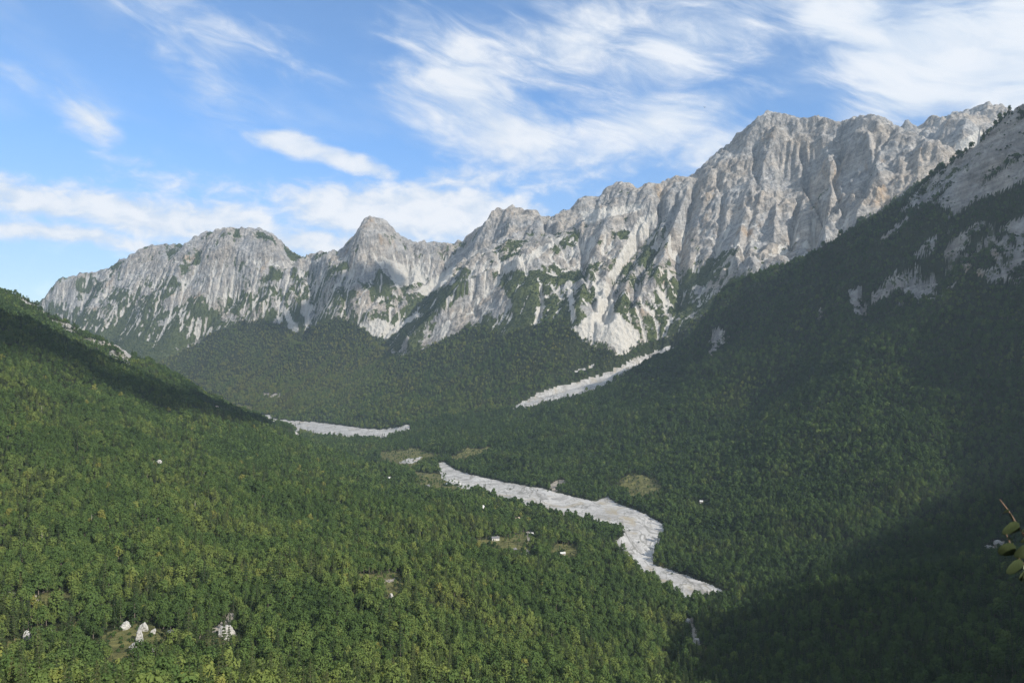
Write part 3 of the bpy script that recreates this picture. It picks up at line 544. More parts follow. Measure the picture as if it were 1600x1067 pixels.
def ground_material():
    s = NT('mountain_ground'); p = s.pos()
    rock, scree, veg, mead, dirt = (s.attr(a) for a in ('rock', 'scree', 'veg', 'meadow', 'dirt'))
    # limestone: pale grey with darker vertical water streaks, thin beds and ochre stains
    streak = s.noise(s.pos((0.022, 0.022, 0.011)), 1.0, 7, 0.66, 0.5)
    patch = s.noise(p, 0.0042, 4, 0.6); fine = s.noise(p, 0.075, 5, 0.7)
    bmap = s.n('Mapping'); bmap.inputs['Rotation'].default_value = (0.12, 0.30, 0); s.l(p, bmap.inputs[0]); bm2 = s.n('Mapping'); bm2.inputs['Scale'].default_value = (0.005, 0.005, 0.06); s.l(bmap.outputs[0], bm2.inputs[0]); bed = s.noise(bm2.outputs[0], 1.0, 5, 0.68, 0.7)
    c = s.ramp(streak, [(0.28, (0.13,0.132,0.138)), (0.42, (0.30,0.30,0.298)), (0.58, (0.43,0.425,0.415)), (0.76, (0.55,0.54,0.52))])
    c = s.mix(s.math('MULTIPLY', s.ramp(bed, [(0.42, 0.0), (0.54, 1.0)]), 0.5), c, s.mix(1.0, c, (0.55,0.54,0.54), 'MULTIPLY'))
    c = s.mix(s.ramp(patch, [(0.40, 0.0), (0.62, 0.7)]), c, s.mix(1.0, c, (1.13,0.99,0.83), 'MULTIPLY'))
    och = s.math('MULTIPLY', s.ramp(s.noise(s.pos((0.006,0.006,0.003)), 1.0, 5, 0.62), [(0.60, 0.0), (0.70, 1.0)]), 0.55)
    c = s.mix(och, c, (0.44,0.30,0.17))
    c = s.mix(s.ramp(fine, [(0.34, 0.75), (0.5, 0.0)]), c, s.mix(1.0, c, (0.55,0.55,0.57), 'MULTIPLY'))
    sc_ = s.mix(s.noise(p, 0.05, 5, 0.65), (0.42,0.40,0.37), (0.60,0.58,0.53))
    c = s.mix(s.ramp(scree, [(0.3, 0.0), (0.7, 1.0)]), c, sc_)
    # turf and dwarf pine on the ledges
    vf = s.math('ADD', veg, s.math('MULTIPLY', s.math('SUBTRACT', s.noise(p, 0.055, 4, 0.7), 0.5), 1.1))
    vcol = s.mix(s.noise(p, 0.011, 3), (0.036,0.050,0.022), (0.105,0.125,0.045))
    c = s.mix(s.ramp(vf, [(0.44, 0.0), (0.54, 1.0)]), c, vcol)
    soil = s.mix(s.noise(p, 0.06, 4), (0.020,0.028,0.012), (0.050,0.062,0.024))
    c = s.mix(s.ramp(rock, [(0.4, 0.0), (0.6, 1.0)]), soil, c)
    grass = s.mix(s.noise(p, 0.09, 5, 0.7), (0.065,0.085,0.028), (0.19,0.17,0.072))
    c = s.mix(s.ramp(mead, [(0.4, 0.0), (0.6, 1.0)]), c, grass)
    dr = s.mix(s.noise(p, 0.25, 5, 0.8), (0.20,0.165,0.125), (0.46,0.43,0.39))
    c = s.mix(s.ramp(dirt, [(0.4, 0.0), (0.6, 1.0)]), c, dr)
    vor = s.n('TexVoronoi', feature='F1'); vor.inputs['Scale'].default_value = 1.0; s.l(s.pos((0.045,0.045,0.016)), vor.inputs['Vector'])
    hgt = s.math('ADD', s.math('MULTIPLY', vor.outputs['Distance'], 0.9), s.math('ADD', s.math('MULTIPLY', s.noise(p, 0.03, 8, 0.68), 1.6), s.math('MULTIPLY', streak, 0.8)))
    s.bsdf(c, 0.95, hgt, 0.9, 16.0, 0.1); return s.m
def gravel_material():
    s = NT('river_gravel'); p = s.pos()
    a = s.noise(p, 0.02, 5, 0.6, 1.2); b = s.noise(p, 0.35, 4, 0.75)
    c = s.ramp(a, [(0.30, (0.27,0.262,0.25)), (0.5, (0.41,0.40,0.39)), (0.7, (0.51,0.50,0.48))])
    c = s.mix(s.ramp(b, [(0.35, 0.6), (0.55, 0.0)]), c, s.mix(1.0, c, (0.62,0.62,0.62), 'MULTIPLY'))
    for sc2, of, dk in (((0.011,0.0055,0.01), 0.0, 0.75), ((0.020,0.011,0.01), 30.0, 0.6), ((0.05,0.022,0.02), 70.0, 0.35)):
        mp = s.n('Mapping'); mp.inputs['Scale'].default_value = sc2; mp.inputs['Location'].default_value = (of, of, 0); mp.inputs['Rotation'].default_value = (0,0,0.5); s.l(s.n('NewGeometry').outputs['Position'], mp.inputs[0])
        thread = s.ramp(s.noise(mp.outputs[0], 1.0, 3, 0.5, 1.5), [(0.475, 0.0), (0.492, 1.0), (0.502, 1.0), (0.52, 0.0)])
        c = s.mix(s.math('MULTIPLY', thread, dk), c, (0.16,0.155,0.14))
    bar = s.ramp(s.noise(s.pos((0.016,0.009,0.01)), 1.0, 6, 0.7, 0.8), [(0.56, 0.0), (0.66, 0.8)]); c = s.mix(bar, c, (0.30,0.26,0.19))
    s.bsdf(c, 0.95, s.math('ADD', s.math('MULTIPLY', a, 1.2), b), 0.35, 0.6, 0.15); return s.m
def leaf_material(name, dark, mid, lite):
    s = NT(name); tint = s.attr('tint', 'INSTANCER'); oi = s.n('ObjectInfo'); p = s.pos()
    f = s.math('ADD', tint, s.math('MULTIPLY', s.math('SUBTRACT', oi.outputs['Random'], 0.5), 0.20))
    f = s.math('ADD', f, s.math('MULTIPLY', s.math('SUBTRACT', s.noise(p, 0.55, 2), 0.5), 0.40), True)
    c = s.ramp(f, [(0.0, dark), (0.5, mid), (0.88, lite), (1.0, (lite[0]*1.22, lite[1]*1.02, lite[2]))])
    d = s.n('BsdfDiffuse'); tr = s.n('BsdfTranslucent'); mx = s.n('MixShader'); mx.inputs[0].default_value = 0.22
    s.l(c, d.inputs[0]); s.l(s.mix(1.0, c, (1.15,1.15,0.6), 'MULTIPLY'), tr.inputs[0]); s.l(d.outputs[0], mx.inputs[1]); s.l(tr.outputs[0], mx.inputs[2]); s.l(mx.outputs[0], s.out.inputs[0]); return s.m
def plain(name, col, rough=0.8, var=0.3, scale=1.5, bump=0.0):
    s = NT(name); p = s.pos(); n = s.noise(p, scale, 5, 0.7)
    c = s.mix(n, tuple(v*(1-var) for v in col), tuple(min(1, v*(1+var)) for v in col)); s.bsdf(c, rough, n if bump else None, bump, 0.3); return s.m
M_GROUND = ground_material(); M_GRAVEL = gravel_material()
M_BEECH = leaf_material('beech_leaves', (0.028,0.050,0.020), (0.072,0.116,0.036), (0.150,0.185,0.052))
M_FIR = leaf_material('fir_needles', (0.018,0.032,0.016), (0.036,0.058,0.024), (0.070,0.092,0.034))
M_BARK = plain('grey_bark', (0.14,0.12,0.10)); M_DEAD = plain('bleached_wood', (0.42,0.38,0.33))
# ------------------------------------------------------------------ the ground, piece by piece of the setting
def qv(A): return A[:-1,:-1]
cellx = np.abs(VX) < 9400
ok = qv(cellx) & cellx[:-1,1:] & cellx[1:,:-1] & cellx[1:,1:]
rivq = qv(RIVM) & RIVM[1:,1:]
A_ = {'rock': np.maximum(ROCK, CRAG).astype(float), 'scree': SCREE, 'veg': np.where(ROCK, VEG+0.5, np.where(CRAG, 0.52-0.35*CR+0.25*vn, 0.0)).clip(-1, 2), 'meadow': MEAD, 'dirt': DIRT}
farq = qv(VY) >= 3350
vall = qv(VY > 3350) & qv(PYg > fl+6)
leftq = (qv(VX) < np.interp(qv(VY), [p[1] for p in map(wpt, RIVER[::-1])][::-1], [p[0] for p in map(wpt, RIVER[::-1])][::-1])) & ~farq
main_split = qv(PXg) > 880
sheet('river_gravel', ok & rivq, [M_GRAVEL], label='pale braided gravel bed of the river winding down the valley')
sheet('left_hillside', ok & ~rivq & leftq, [M_GROUND], A_, label='sunlit wooded hillside falling from the left to the river')
sheet('right_hillside', ok & ~rivq & ~leftq & ~farq, [M_GROUND], A_, label='dark shaded wooded hillside rising to crags on the right')
sheet('valley_floor', ok & ~rivq & vall, [M_GROUND], A_, label='wooded floor and lower slopes of the far valley')
sheet('limestone_mountain', ok & ~rivq & farq & ~vall & main_split, [M_GROUND], A_, label='high grey limestone mountain with sheer face on the right')
sheet('mountain_range', ok & ~rivq & farq & ~vall & ~main_split, [M_GROUND], A_, label='sunlit limestone range with pyramid peak beyond the valley on the left')
# ground behind the viewpoint
bx_ = np.concatenate([-np.geomspace(9000, 0.4, 130), [0.0], np.geomspace(0.4, 9000, 130)]); by_ = np.concatenate([0.62-np.geomspace(0.02, 1600, 90)[::-1], [0.62]])
bX, bY = np.meshgrid(bx_, by_); bZ = base_h(bX, bY); bZ = bZ+crags_out(bX, bY, bZ)
me = bpy.data.meshes.new('ground'); nb = len(bx_); q = [(r*nb+c, r*nb+c+1, (r+1)*nb+c+1, (r+1)*nb+c) for r in range(len(by_)-1) for c in range(nb-1)]
me.from_pydata(np.stack([bX.ravel(), bY.ravel(), bZ.ravel()], 1).tolist(), [], q); me.materials.append(M_GROUND)
o = bpy.data.objects.new('pass_slope', me); C.objects.link(o); o['kind'] = 'structure'; o['label'] = 'open slope of the pass behind the viewpoint'
print('ground %.1fs' % (time.time()-T0))
# ------------------------------------------------------------------ trees
def gsample(A, x, y):
    y = np.clip(y, YR[0], YR[-1]-1); r = np.clip(np.searchsorted(YR, y, side='right')-1, 0, NR-2); t = (y-YR[r])/(YR[r+1]-YR[r])
    u = x/y; c = np.clip(np.searchsorted(U, u, side='right')-1, 0, NC-2); s = np.clip((u-U[c])/(U[c+1]-U[c]), 0, 1)
    return (A[r,c]*(1-s)+A[r,c+1]*s)*(1-t)+(A[r+1,c]*(1-s)+A[r+1,c+1]*s)*t
def gpick(A, x, y):
    r = np.clip(np.rint(np.interp(y, YR, np.arange(NR))).astype(int), 0, NR-1); c = np.clip(np.rint(np.interp(x/y, U, np.arange(NC))).astype(int), 0, NC-1); return A[r, c]
def mesh_of(name, V, Fc, mat, smooth=False):
    me = bpy.data.meshes.new(name); me.from_pydata(V, [], Fc); me.materials.append(mat)
    if smooth: me.polygons.foreach_set('use_smooth', [True]*len(me.polygons))
    return me
def tube(V, Fc, pts, rad, n=6):
    b = len(V); P = [Vector(p) for p in pts]
    for i, p in enumerate(P):
        d = (P[min(i+1, len(P)-1)]-P[max(i-1, 0)]).normalized(); a = d.orthogonal().normalized(); c = d.cross(a)
        for k in range(n):
            t = 2*math.pi*k/n; V.append(tuple(p+(a*math.cos(t)+c*math.sin(t))*rad[i]))
    for i in range(len(P)-1):
        for k in range(n): Fc.append((b+i*n+k, b+i*n+(k+1) % n, b+(i+1)*n+(k+1) % n, b+(i+1)*n+k))
    Fc.append(tuple(b+k for k in range(n))[::-1]); Fc.append(tuple(b+(len(P)-1)*n+k for k in range(n)))
def leafcard(V, Fc, p, nrm, size, rng):
    n = Vector(nrm).normalized(); a = n.orthogonal().normalized(); a.rotate(__import__('mathutils').Quaternion(n, rng.uniform(0, 6.28))); c = n.cross(a)
    w, h = size*rng.uniform(0.7, 1.2), size*rng.uniform(0.5, 0.9); b = len(V)
    for s, t in ((-1,-0.3),(0.1,-1),(1,0.2),(0.0,1)):
        q = Vector(p)+a*(s*w*0.5)+c*(t*h*0.5)+n*(-0.12*size*abs(s)); V.append(tuple(q))
    Fc.append((b, b+1, b+2, b+3))
def beech(seed, nleaf, size, hgt=12.0, wid=4.0):
    rng = random.Random(seed); V, Fc = [], []; lobes = []
    n = rng.randint(7, 10)
    for i in range(n):
        f = i/(n-1); a = i*2.4+rng.uniform(-.5, .5); z = hgt*(0.34+0.50*f); r = wid*(0.62*math.sin(math.pi*min(1, 0.34+0.46*f))**0.8)*rng.uniform(0.7, 1.15)*(0.7 if f > 0.85 else 1)
        lobes.append((r*math.cos(a), r*math.sin(a), z, wid*rng.uniform(0.40, 0.60)*(1-0.25*f), hgt*rng.uniform(0.11, 0.17)))
    lobes.append((0, 0, hgt*0.60, wid*0.6, hgt*0.27)); lobes.append((rng.uniform(-.4,.4), rng.uniform(-.4,.4), hgt*0.84, wid*0.48, hgt*0.15))
    wt = [l[3]*l[4] for l in lobes]
    for _ in range(nleaf):
        lx, ly, lz, lr, lh = rng.choices(lobes, wt)[0]; z = rng.uniform(-0.55, 1); a = rng.uniform(0, 2*math.pi); q = math.sqrt(max(0, 1-z*z)); k = rng.uniform(0.72, 1.08)
        d = Vector((q*math.cos(a), q*math.sin(a), z)); p = (lx+d.x*lr*k, ly+d.y*lr*k, lz+d.z*lh*k)
        nn = d+Vector((lx, ly, 0))*(0.5/wid)+Vector((rng.gauss(0, .24), rng.gauss(0, .24), rng.gauss(0.25, .22))); leafcard(V, Fc, p, nn, size*rng.uniform(0.7, 1.3), rng)
    TV, TF = [], []; tube(TV, TF, [(0,0,-1.2),(0.05,0,hgt*0.2),(0.1,0.05,hgt*0.45),(0,0.1,hgt*0.72)], [0.30,0.24,0.17,0.06])
    for l in lobes[:6:2]: tube(TV, TF, [(0.08,0.03,hgt*0.33),(l[0]*0.5,l[1]*0.5,l[2]*0.8),(l[0]*0.9,l[1]*0.9,l[2])], [0.13,0.09,0.03], 5)
    return V, Fc, TV, TF
def fir(seed, nleaf, size, hgt=14.0, wid=2.5):
    rng = random.Random(seed); V, Fc = [], []; tiers = 11
    for i in range(nleaf):
        f = (rng.random()**0.8); tier = round(f*tiers)/tiers; z = hgt*(0.12+0.86*(tier+rng.uniform(-.02,.02))); r = wid*(1-tier)**0.85*rng.uniform(0.35, 1.05)+0.12; a = rng.uniform(0, 2*math.pi)
        leafcard(V, Fc, (r*math.cos(a), r*math.sin(a), z-0.28*r), (math.cos(a)*0.6+rng.gauss(0,.3), math.sin(a)*0.6+rng.gauss(0,.3), 1.0), size*rng.uniform(0.7, 1.2)*(1-0.45*tier), rng)
    TV, TF = [], []; tube(TV, TF, [(0,0,-1.2),(0,0,hgt*0.5),(0,0,hgt*0.99)], [0.24,0.14,0.02], 5)
    return V, Fc, TV, TF
FORMS = []                                             # (crown mesh, trunk mesh, joined mesh, height)
def form(kind, seed, nleaf, size, **kw):
    V, Fc, TV, TF = (beech if kind == 'beech' else fir)(seed, nleaf, size, **kw); m = M_BEECH if kind == 'beech' else M_FIR
    cr = mesh_of('crown', V, Fc, m); tr = mesh_of('trunk', TV, TF, M_BARK, True)
    j = bpy.data.meshes.new('tree'); j.from_pydata(V+TV, [], Fc+[tuple(i+len(V) for i in f) for f in TF]); j.materials.append(m); j.materials.append(M_BARK)
    j.polygons.foreach_set('material_index', [0]*len(Fc)+[1]*len(TF)); FORMS.append((cr, tr, j, kind))
for k in range(6): form('beech', 10+k, 420, 1.15, hgt=(13, 12, 14, 10.5, 13, 12)[k], wid=(4.4, 4.8, 4.1, 4.5, 5.0, 4.0)[k])
for k in range(3): form('fir', 40+k, 300, 1.5, hgt=(17, 15, 19)[k], wid=(2.6, 2.4, 2.8)[k])
for k in range(4): form('beech', 60+k, 120, 2.3, hgt=(13, 11.5, 14, 12)[k], wid=(4.5, 4.9, 4.2, 4.6)[k])
for k in range(2): form('fir', 80+k, 80, 2.6, hgt=16, wid=2.7)
form('beech', 90, 40, 2.0, hgt=4.2, wid=2.6)           # low bush of dwarf pine and scrub
SRC = bpy.data.collections.new('tree_forms')
for i, f in enumerate(FORMS):
    o = bpy.data.objects.new('form_%02d' % i, f[2]); SRC.objects.link(o)
def scatter(ya, yb, sp, grow):
    "jittered lattice of possible trees between two depths, kept where wood stands and where it can be seen from round here"
    xs = np.arange(-0.80*yb, 0.80*yb, sp); ys = np.arange(ya, yb, sp*0.9); X, Y = np.meshgrid(xs, ys); X = X+(np.arange(len(ys)) % 2)[:,None]*sp/2
    X = (X+RNG.uniform(-.46, .46, X.shape)*sp).ravel(); Y = (Y+RNG.uniform(-.46, .46, Y.shape)*sp).ravel()
    k = (np.abs(X/Y) < 0.785) & (Y > ya) & (Y < yb); X = X[k]; Y = Y[k]
    wd = gpick(WOOD, X, Y); sh = gpick(SHRUB, X, Y); r = RNG.random(len(X)); keep = (r < wd) | (sh & (r < 0.75)); X = X[keep]; Y = Y[keep]; sh = (sh & (wd < 0.3))[keep]
    Z = gsample(H, X, Y); see = gpick(SEE, X, Y); keep = (Z+16)/Y > see-0.006; return X[keep], Y[keep], Z[keep], sh[keep], np.full(keep.sum(), grow)
parts = [scatter(235, 900, 6.2, 0.95), scatter(900, 1700, 6.7, 1.0), scatter(1700, 3350, 8.2, 1.14), scatter(3350, 5000, 11.0, 1.25), scatter(5000, 7000, 14.0, 1.4)]
TX, TY, TZ, TSH, TG = (np.concatenate(a) for a in zip(*parts)); NT_ = len(TX)
px_ = CX+F*TX/TY; py_ = HZ-F*TZ/TY
n1 = fbm2(TX/170, TY/170, 3); n2 = fbm2(TX/48+9, TY/48, 2); n3 = RNG.normal(0, 1, NT_)
left = TX < np.interp(TY, [p[1] for p in map(wpt, RIVER)], [p[0] for p in map(wpt, RIVER)])
fprob = 0.20+0.55*n1+0.35*n2+0.10*(~left)+0.12*((~left) & (TY < 1250))+0.20*((py_ > 940) & (px_ < 420) & (py_ < 1040))+0.3*((TY > 3400) & (TY < 5200))*0.5
isfir = RNG.random(NT_) < np.clip(fprob, 0.04, 0.75)
tint = 0.46+0.38*n1+0.26*n2+0.08*n3
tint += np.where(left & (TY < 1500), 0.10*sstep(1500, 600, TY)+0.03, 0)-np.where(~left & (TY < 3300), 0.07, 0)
tint += np.where(TY > 3350, 0.20+0.22*sstep(3700, 5000, TY), 0)  # far crowns lighten with depth: haze and brightness put into the leaf colour
tint = np.where(RNG.random(NT_) < 0.008*(left & (TY < 2000)), 1.0, tint)
tint = np.where(TSH, 0.15+0.1*n3, tint)
scl = TG*np.clip(RNG.lognormal(-0.10, 0.26, NT_)*(1+0.40*fbm2(TX/60, TY/60, 2))*np.where(RNG.random(NT_) < 0.06, 1.4, 1.0), 0.4, 1.8)*np.where(gpick(MEAD, TX, TY) > 0.5, 0.45, 1.0)
scl = np.where(TSH, TG*RNG.uniform(0.7, 1.6, NT_)*np.where(TY < 1000, 0.55, 1.0), scl)
farv = TY > 1500
vid = np.where(isfir, np.where(farv, 13+RNG.integers(0, 2, NT_), 6+RNG.integers(0, 3, NT_)), np.where(farv, 9+RNG.integers(0, 4, NT_), RNG.integers(0, 6, NT_)))
vid = np.where(TSH, 15, vid)
print('trees', NT_, [len(p[0]) for p in parts], '%.1fs' % (time.time()-T0))
# the 300 nearest that stand in the picture become trees of their own; the rest is woodland
inpic = (px_ > 6) & (px_ < 1594) & (py_-9*F/TY < 1040) & (py_ > 0) & ~TSH
order = np.argsort(np.where(inpic, TY, 1e9))
SOLO = order[:300]
rest = np.ones(NT_, bool); rest[SOLO] = False
def woodland(name, sel, label):
    idx = np.where(sel)[0]; me = bpy.data.meshes.new(name); me.vertices.add(len(idx))
    me.vertices.foreach_set('co', np.stack([TX[idx], TY[idx], TZ[idx]-0.3], 1).astype(np.float32).ravel())
    for nm, ty, v in (('tint', 'FLOAT', tint[idx]), ('vid', 'INT', vid[idx]), ('rot', 'FLOAT', RNG.uniform(0, 6.283, len(idx))), ('scl', 'FLOAT', scl[idx])):
        at = me.attributes.new(nm, ty, 'POINT'); at.data.foreach_set('value', v.astype(np.int32 if ty == 'INT' else np.float32))
    o = bpy.data.objects.new(name, me); C.objects.link(o); o['kind'] = 'stuff'; o['label'] = label
    md = o.modifiers.new('trees', 'NODES'); md.node_group = GNG; return o
g = bpy.data.node_groups.new('stand_of_trees', 'GeometryNodeTree'); GNG = g
g.interface.new_socket('Geometry', in_out='INPUT', socket_type='NodeSocketGeometry'); g.interface.new_socket('Geometry', in_out='OUTPUT', socket_type='NodeSocketGeometry')
gi = g.nodes.new('NodeGroupInput'); go = g.nodes.new('NodeGroupOutput'); iop = g.nodes.new('GeometryNodeInstanceOnPoints'); ci_ = g.nodes.new('GeometryNodeCollectionInfo'); m2p = g.nodes.new('GeometryNodeMeshToPoints')
ci_.inputs['Collection'].default_value = SRC; ci_.inputs['Separate Children'].default_value = True; ci_.inputs['Reset Children'].default_value = True; iop.inputs['Pick Instance'].default_value = True
def named(n, ty):
    x = g.nodes.new('GeometryNodeInputNamedAttribute'); x.data_type = ty; x.inputs[0].default_value = n; return next(s for s in x.outputs if s.enabled and s.name == 'Attribute')
cx_ = g.nodes.new('ShaderNodeCombineXYZ'); g.links.new(named('rot', 'FLOAT'), cx_.inputs[2]); e2r = g.nodes.new('FunctionNodeEulerToRotation'); g.links.new(cx_.outputs[0], e2r.inputs[0])
g.links.new(gi.outputs[0], m2p.inputs[0]); g.links.new(m2p.outputs[0], iop.inputs['Points']); g.links.new(ci_.outputs[0], iop.inputs['Instance']); g.links.new(named('vid', 'INT'), iop.inputs['Instance Index'])
g.links.new(e2r.outputs[0], iop.inputs['Rotation']); g.links.new(named('scl', 'FLOAT'), iop.inputs['Scale']); g.links.new(iop.outputs[0], go.inputs[0])
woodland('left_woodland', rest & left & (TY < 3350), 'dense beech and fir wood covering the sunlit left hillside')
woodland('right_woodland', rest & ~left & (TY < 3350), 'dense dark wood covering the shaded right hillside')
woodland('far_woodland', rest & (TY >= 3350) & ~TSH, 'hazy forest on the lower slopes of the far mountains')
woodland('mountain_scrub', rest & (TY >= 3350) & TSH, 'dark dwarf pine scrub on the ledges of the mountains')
# ------------------------------------------------------------------ single things
import bmesh
from mathutils import noise as mnoise, Matrix, Quaternion
def empty(name, loc, label, cat, group=None, rz=0.0, s=1.0):
    o = bpy.data.objects.new(name, None); C.objects.link(o); o.location = loc; o.rotation_euler = (0, 0, rz); o.scale = (s, s, s); o.empty_display_size = 0.5
    o['label'] = label; o['category'] = cat
    if group: o['group'] = group
    return o
def part(name, me, parent, loc=None):
    o = bpy.data.objects.new(name, me); C.objects.link(o); o.parent = parent
    if loc: o.location = loc
    return o
# ---- the 300 nearest trees
def tree_words(i):
    x = px_[i]; fir_ = FORMS[vid[i]][3] == 'fir'; t_ = tint[i]
    look = ('dark green fir' if t_ < 0.5 else 'lighter green fir') if fir_ else ('yellow-green beech' if t_ > 0.78 else 'bright green beech' if t_ > 0.55 else 'deep green beech' if t_ > 0.36 else 'dark green beech')
    big = 'large ' if scl[i] > 1.28 else 'small ' if scl[i] < 0.80 else ''
    nb = [(math.hypot(TX[i]-p[0], TY[i]-p[1]), b[4]) for p, b in zip(BP, BOULDERS)]; nb = min(nb)
    if nb[0] < 16: return big+look+' beside the '+' '.join(nb[1].split(' in ')[0].split(' of the cluster')[0].split()[:7]).rstrip(','), 'fir_tree' if fir_ else 'beech_tree'
    where = ('at the lower left corner' if x < 150 else 'below the white boulders at lower left' if x < 300 else 'below the curving track at lower left' if x < 450 else 'at the bottom edge, right of the track' if x < 620 else 'at the bottom edge left of the middle' if x < 800 else 'at the bottom edge just right of the middle' if x < 980 else 'at the bottom edge beside the stream gully' if x < 1120 else 'on the shaded spur at bottom right' if x < 1400 else 'in the dark lower right corner')
    return big+look+' among the nearest trees '+where, 'fir_tree' if fir_ else 'beech_tree'
for i in SOLO:
    lab, nm = tree_words(i); t = empty(nm, (TX[i], TY[i], TZ[i]-0.3), lab, 'tree', 'nearest trees: '+lab, RNG.uniform(0, 6.28), float(scl[i]))
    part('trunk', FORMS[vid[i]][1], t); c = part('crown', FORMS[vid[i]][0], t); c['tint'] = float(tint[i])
# ---- houses
WALLS = {'white': plain('white_render', (0.58,0.565,0.53), 0.9, 0.1, 0.6), 'stone': plain('grey_stone_wall', (0.34,0.32,0.29), 0.95, 0.25, 1.2), 'cream': plain('cream_render', (0.52,0.45,0.33), 0.9, 0.1, 0.6)}
ROOFS = {'slate': plain('dark_slate_roof', (0.13,0.13,0.14), 0.7, 0.25, 1.5), 'blue': plain('blue_grey_roof', (0.24,0.28,0.33), 0.5, 0.12, 1.0), 'pale': plain('pale_metal_roof', (0.50,0.50,0.49), 0.5, 0.12, 1.0), 'tan': plain('tan_roof', (0.42,0.33,0.25), 0.8, 0.2, 1.0), 'white': plain('white_metal_roof', (0.52,0.52,0.51), 0.5, 0.1, 1.0)}
M_DOOR = plain('brown_door', (0.12,0.07,0.04)); M_PANE = NT('window_pane'); M_PANE.bsdf((0.03,0.035,0.045), 0.12, spec=0.5); M_PANE = M_PANE.m; M_FRAME = plain('pale_frame', (0.5,0.48,0.44))
def box(name, x0, x1, y0, y1, z0, z1, mat):
    V = [(x, y, z) for z in (z0, z1) for y in (y0, y1) for x in (x0, x1)]; return mesh_of(name, V, [(0,2,3,1),(4,5,7,6),(0,1,5,4),(2,6,7,3),(0,4,6,2),(1,3,7,5)], mat)
for hrow, p in zip(HOUSES, HP):
    _, _, Ln, Wd, hw, pitch, turn, wc, rc, lab = hrow
    zs = [float(gsample(H, np.array([p[0]+dx]), np.array([p[1]+dy]))[0]) for dx in (-5, 0, 5) for dy in (-5, 0, 5)]; low = min(zs)-p[2]
    t = empty('house', p, lab, 'house', 'houses of the mountain village', math.radians(turn)); a, b, r = Ln/2, Wd/2, Wd/2*pitch; zb = low-0.5
    part('wall', mesh_of('wall', [(-a,-b,zb),(a,-b,zb),(a,b,zb),(-a,b,zb),(-a,-b,hw),(a,-b,hw),(a,b,hw),(-a,b,hw),(-a,0,hw+r),(a,0,hw+r)], [(3,2,1,0),(0,1,5,4),(2,3,7,6),(1,2,6,9,5),(3,0,4,8,7),(4,5,9,8),(6,7,8,9)], WALLS[wc]), t)
    e = 0.5; k = e*pitch; th = 0.22; q = []
    for z_ in (0.03, th): q += [(-a-e,-b-e,hw-k+z_),(a+e,-b-e,hw-k+z_),(a+e,0,hw+r+z_),(-a-e,0,hw+r+z_),(a+e,b+e,hw-k+z_),(-a-e,b+e,hw-k+z_)]
    ro = part('roof', mesh_of('roof', q, [(0,3,2,1),(3,5,4,2),(6,7,8,9),(9,8,10,11),(0,1,7,6),(4,5,11,10),(1,2,8,7),(2,4,10,8),(3,0,6,9),(5,3,9,11)], ROOFS[rc]), t)
    part('chimney', box('chimney', a*0.45, a*0.45+0.7, -0.9, -0.2, hw+r*0.5, hw+r+1.0, WALLS['stone']), ro)
    part('door', box('door', -0.55, 0.55, -b-0.06, -b+0.05, 0.0, 2.1, M_DOOR), t)
    for wx_ in (-a*0.6, a*0.6):
        wdw = part('window', box('window', wx_-0.5, wx_+0.5, -b-0.05, -b+0.05, 1.2, 2.4, M_PANE), t); part('frame', box('frame', wx_-0.6, wx_+0.6, -b-0.08, -b+0.02, 1.06, 1.18, M_FRAME), wdw)
    for sy in (-b*0.4, b*0.4): part('window', box('window', -a-0.05, -a+0.05, sy-0.45, sy+0.45, 1.2, 2.4, M_PANE), t)
# ---- boulders
def rock_material():
    s = NT('white_limestone'); p = s.pos(); n = s.noise(p, 0.7, 6, 0.7, 0.5)
    c = s.ramp(n, [(0.34, (0.12,0.12,0.115)), (0.49, (0.35,0.345,0.33)), (0.68, (0.50,0.49,0.47))]); s.bsdf(c, 0.95, n, 0.8, 0.5); return s.m
M_ROCK = rock_material()
for j, (b, p) in enumerate(zip(BOULDERS, BP)):
    wm, hm = b[2]*p[1]/F, b[3]*p[1]/F*1.45; bm = bmesh.new(); bmesh.ops.create_icosphere(bm, subdivisions=4, radius=1.0); rg = random.Random(j+3)
    planes = [(Vector((rg.gauss(0,1), rg.gauss(0,1), rg.gauss(0.2,0.9))).normalized(), rg.uniform(0.52, 0.85)) for _ in range(12)]
    for v in bm.verts:
        d = v.co.normalized(); rr = 1.0
        for n_, k_ in planes:
            q = d.dot(n_)
            if q > 0.05: rr = min(rr, k_/q)
        v.co = d*rr*(1+0.14*mnoise.noise(d*2.3+Vector((j*3.1,0,0)))+0.06*mnoise.noise(d*7+Vector((0,j*2.0,0))))
        v.co.x *= wm*0.62; v.co.y *= wm*0.5; v.co.z = v.co.z*hm*0.62+hm*0.34
    me = bpy.data.meshes.new('boulder'); bm.to_mesh(me); bm.free(); me.materials.append(M_ROCK)
    o = bpy.data.objects.new('boulder', me); C.objects.link(o); o.location = p; o.rotation_euler = (0, 0, rg.uniform(-0.4, 0.4)); o['label'] = b[4]; o['category'] = 'boulder'; o['group'] = 'pale boulders in the woods'
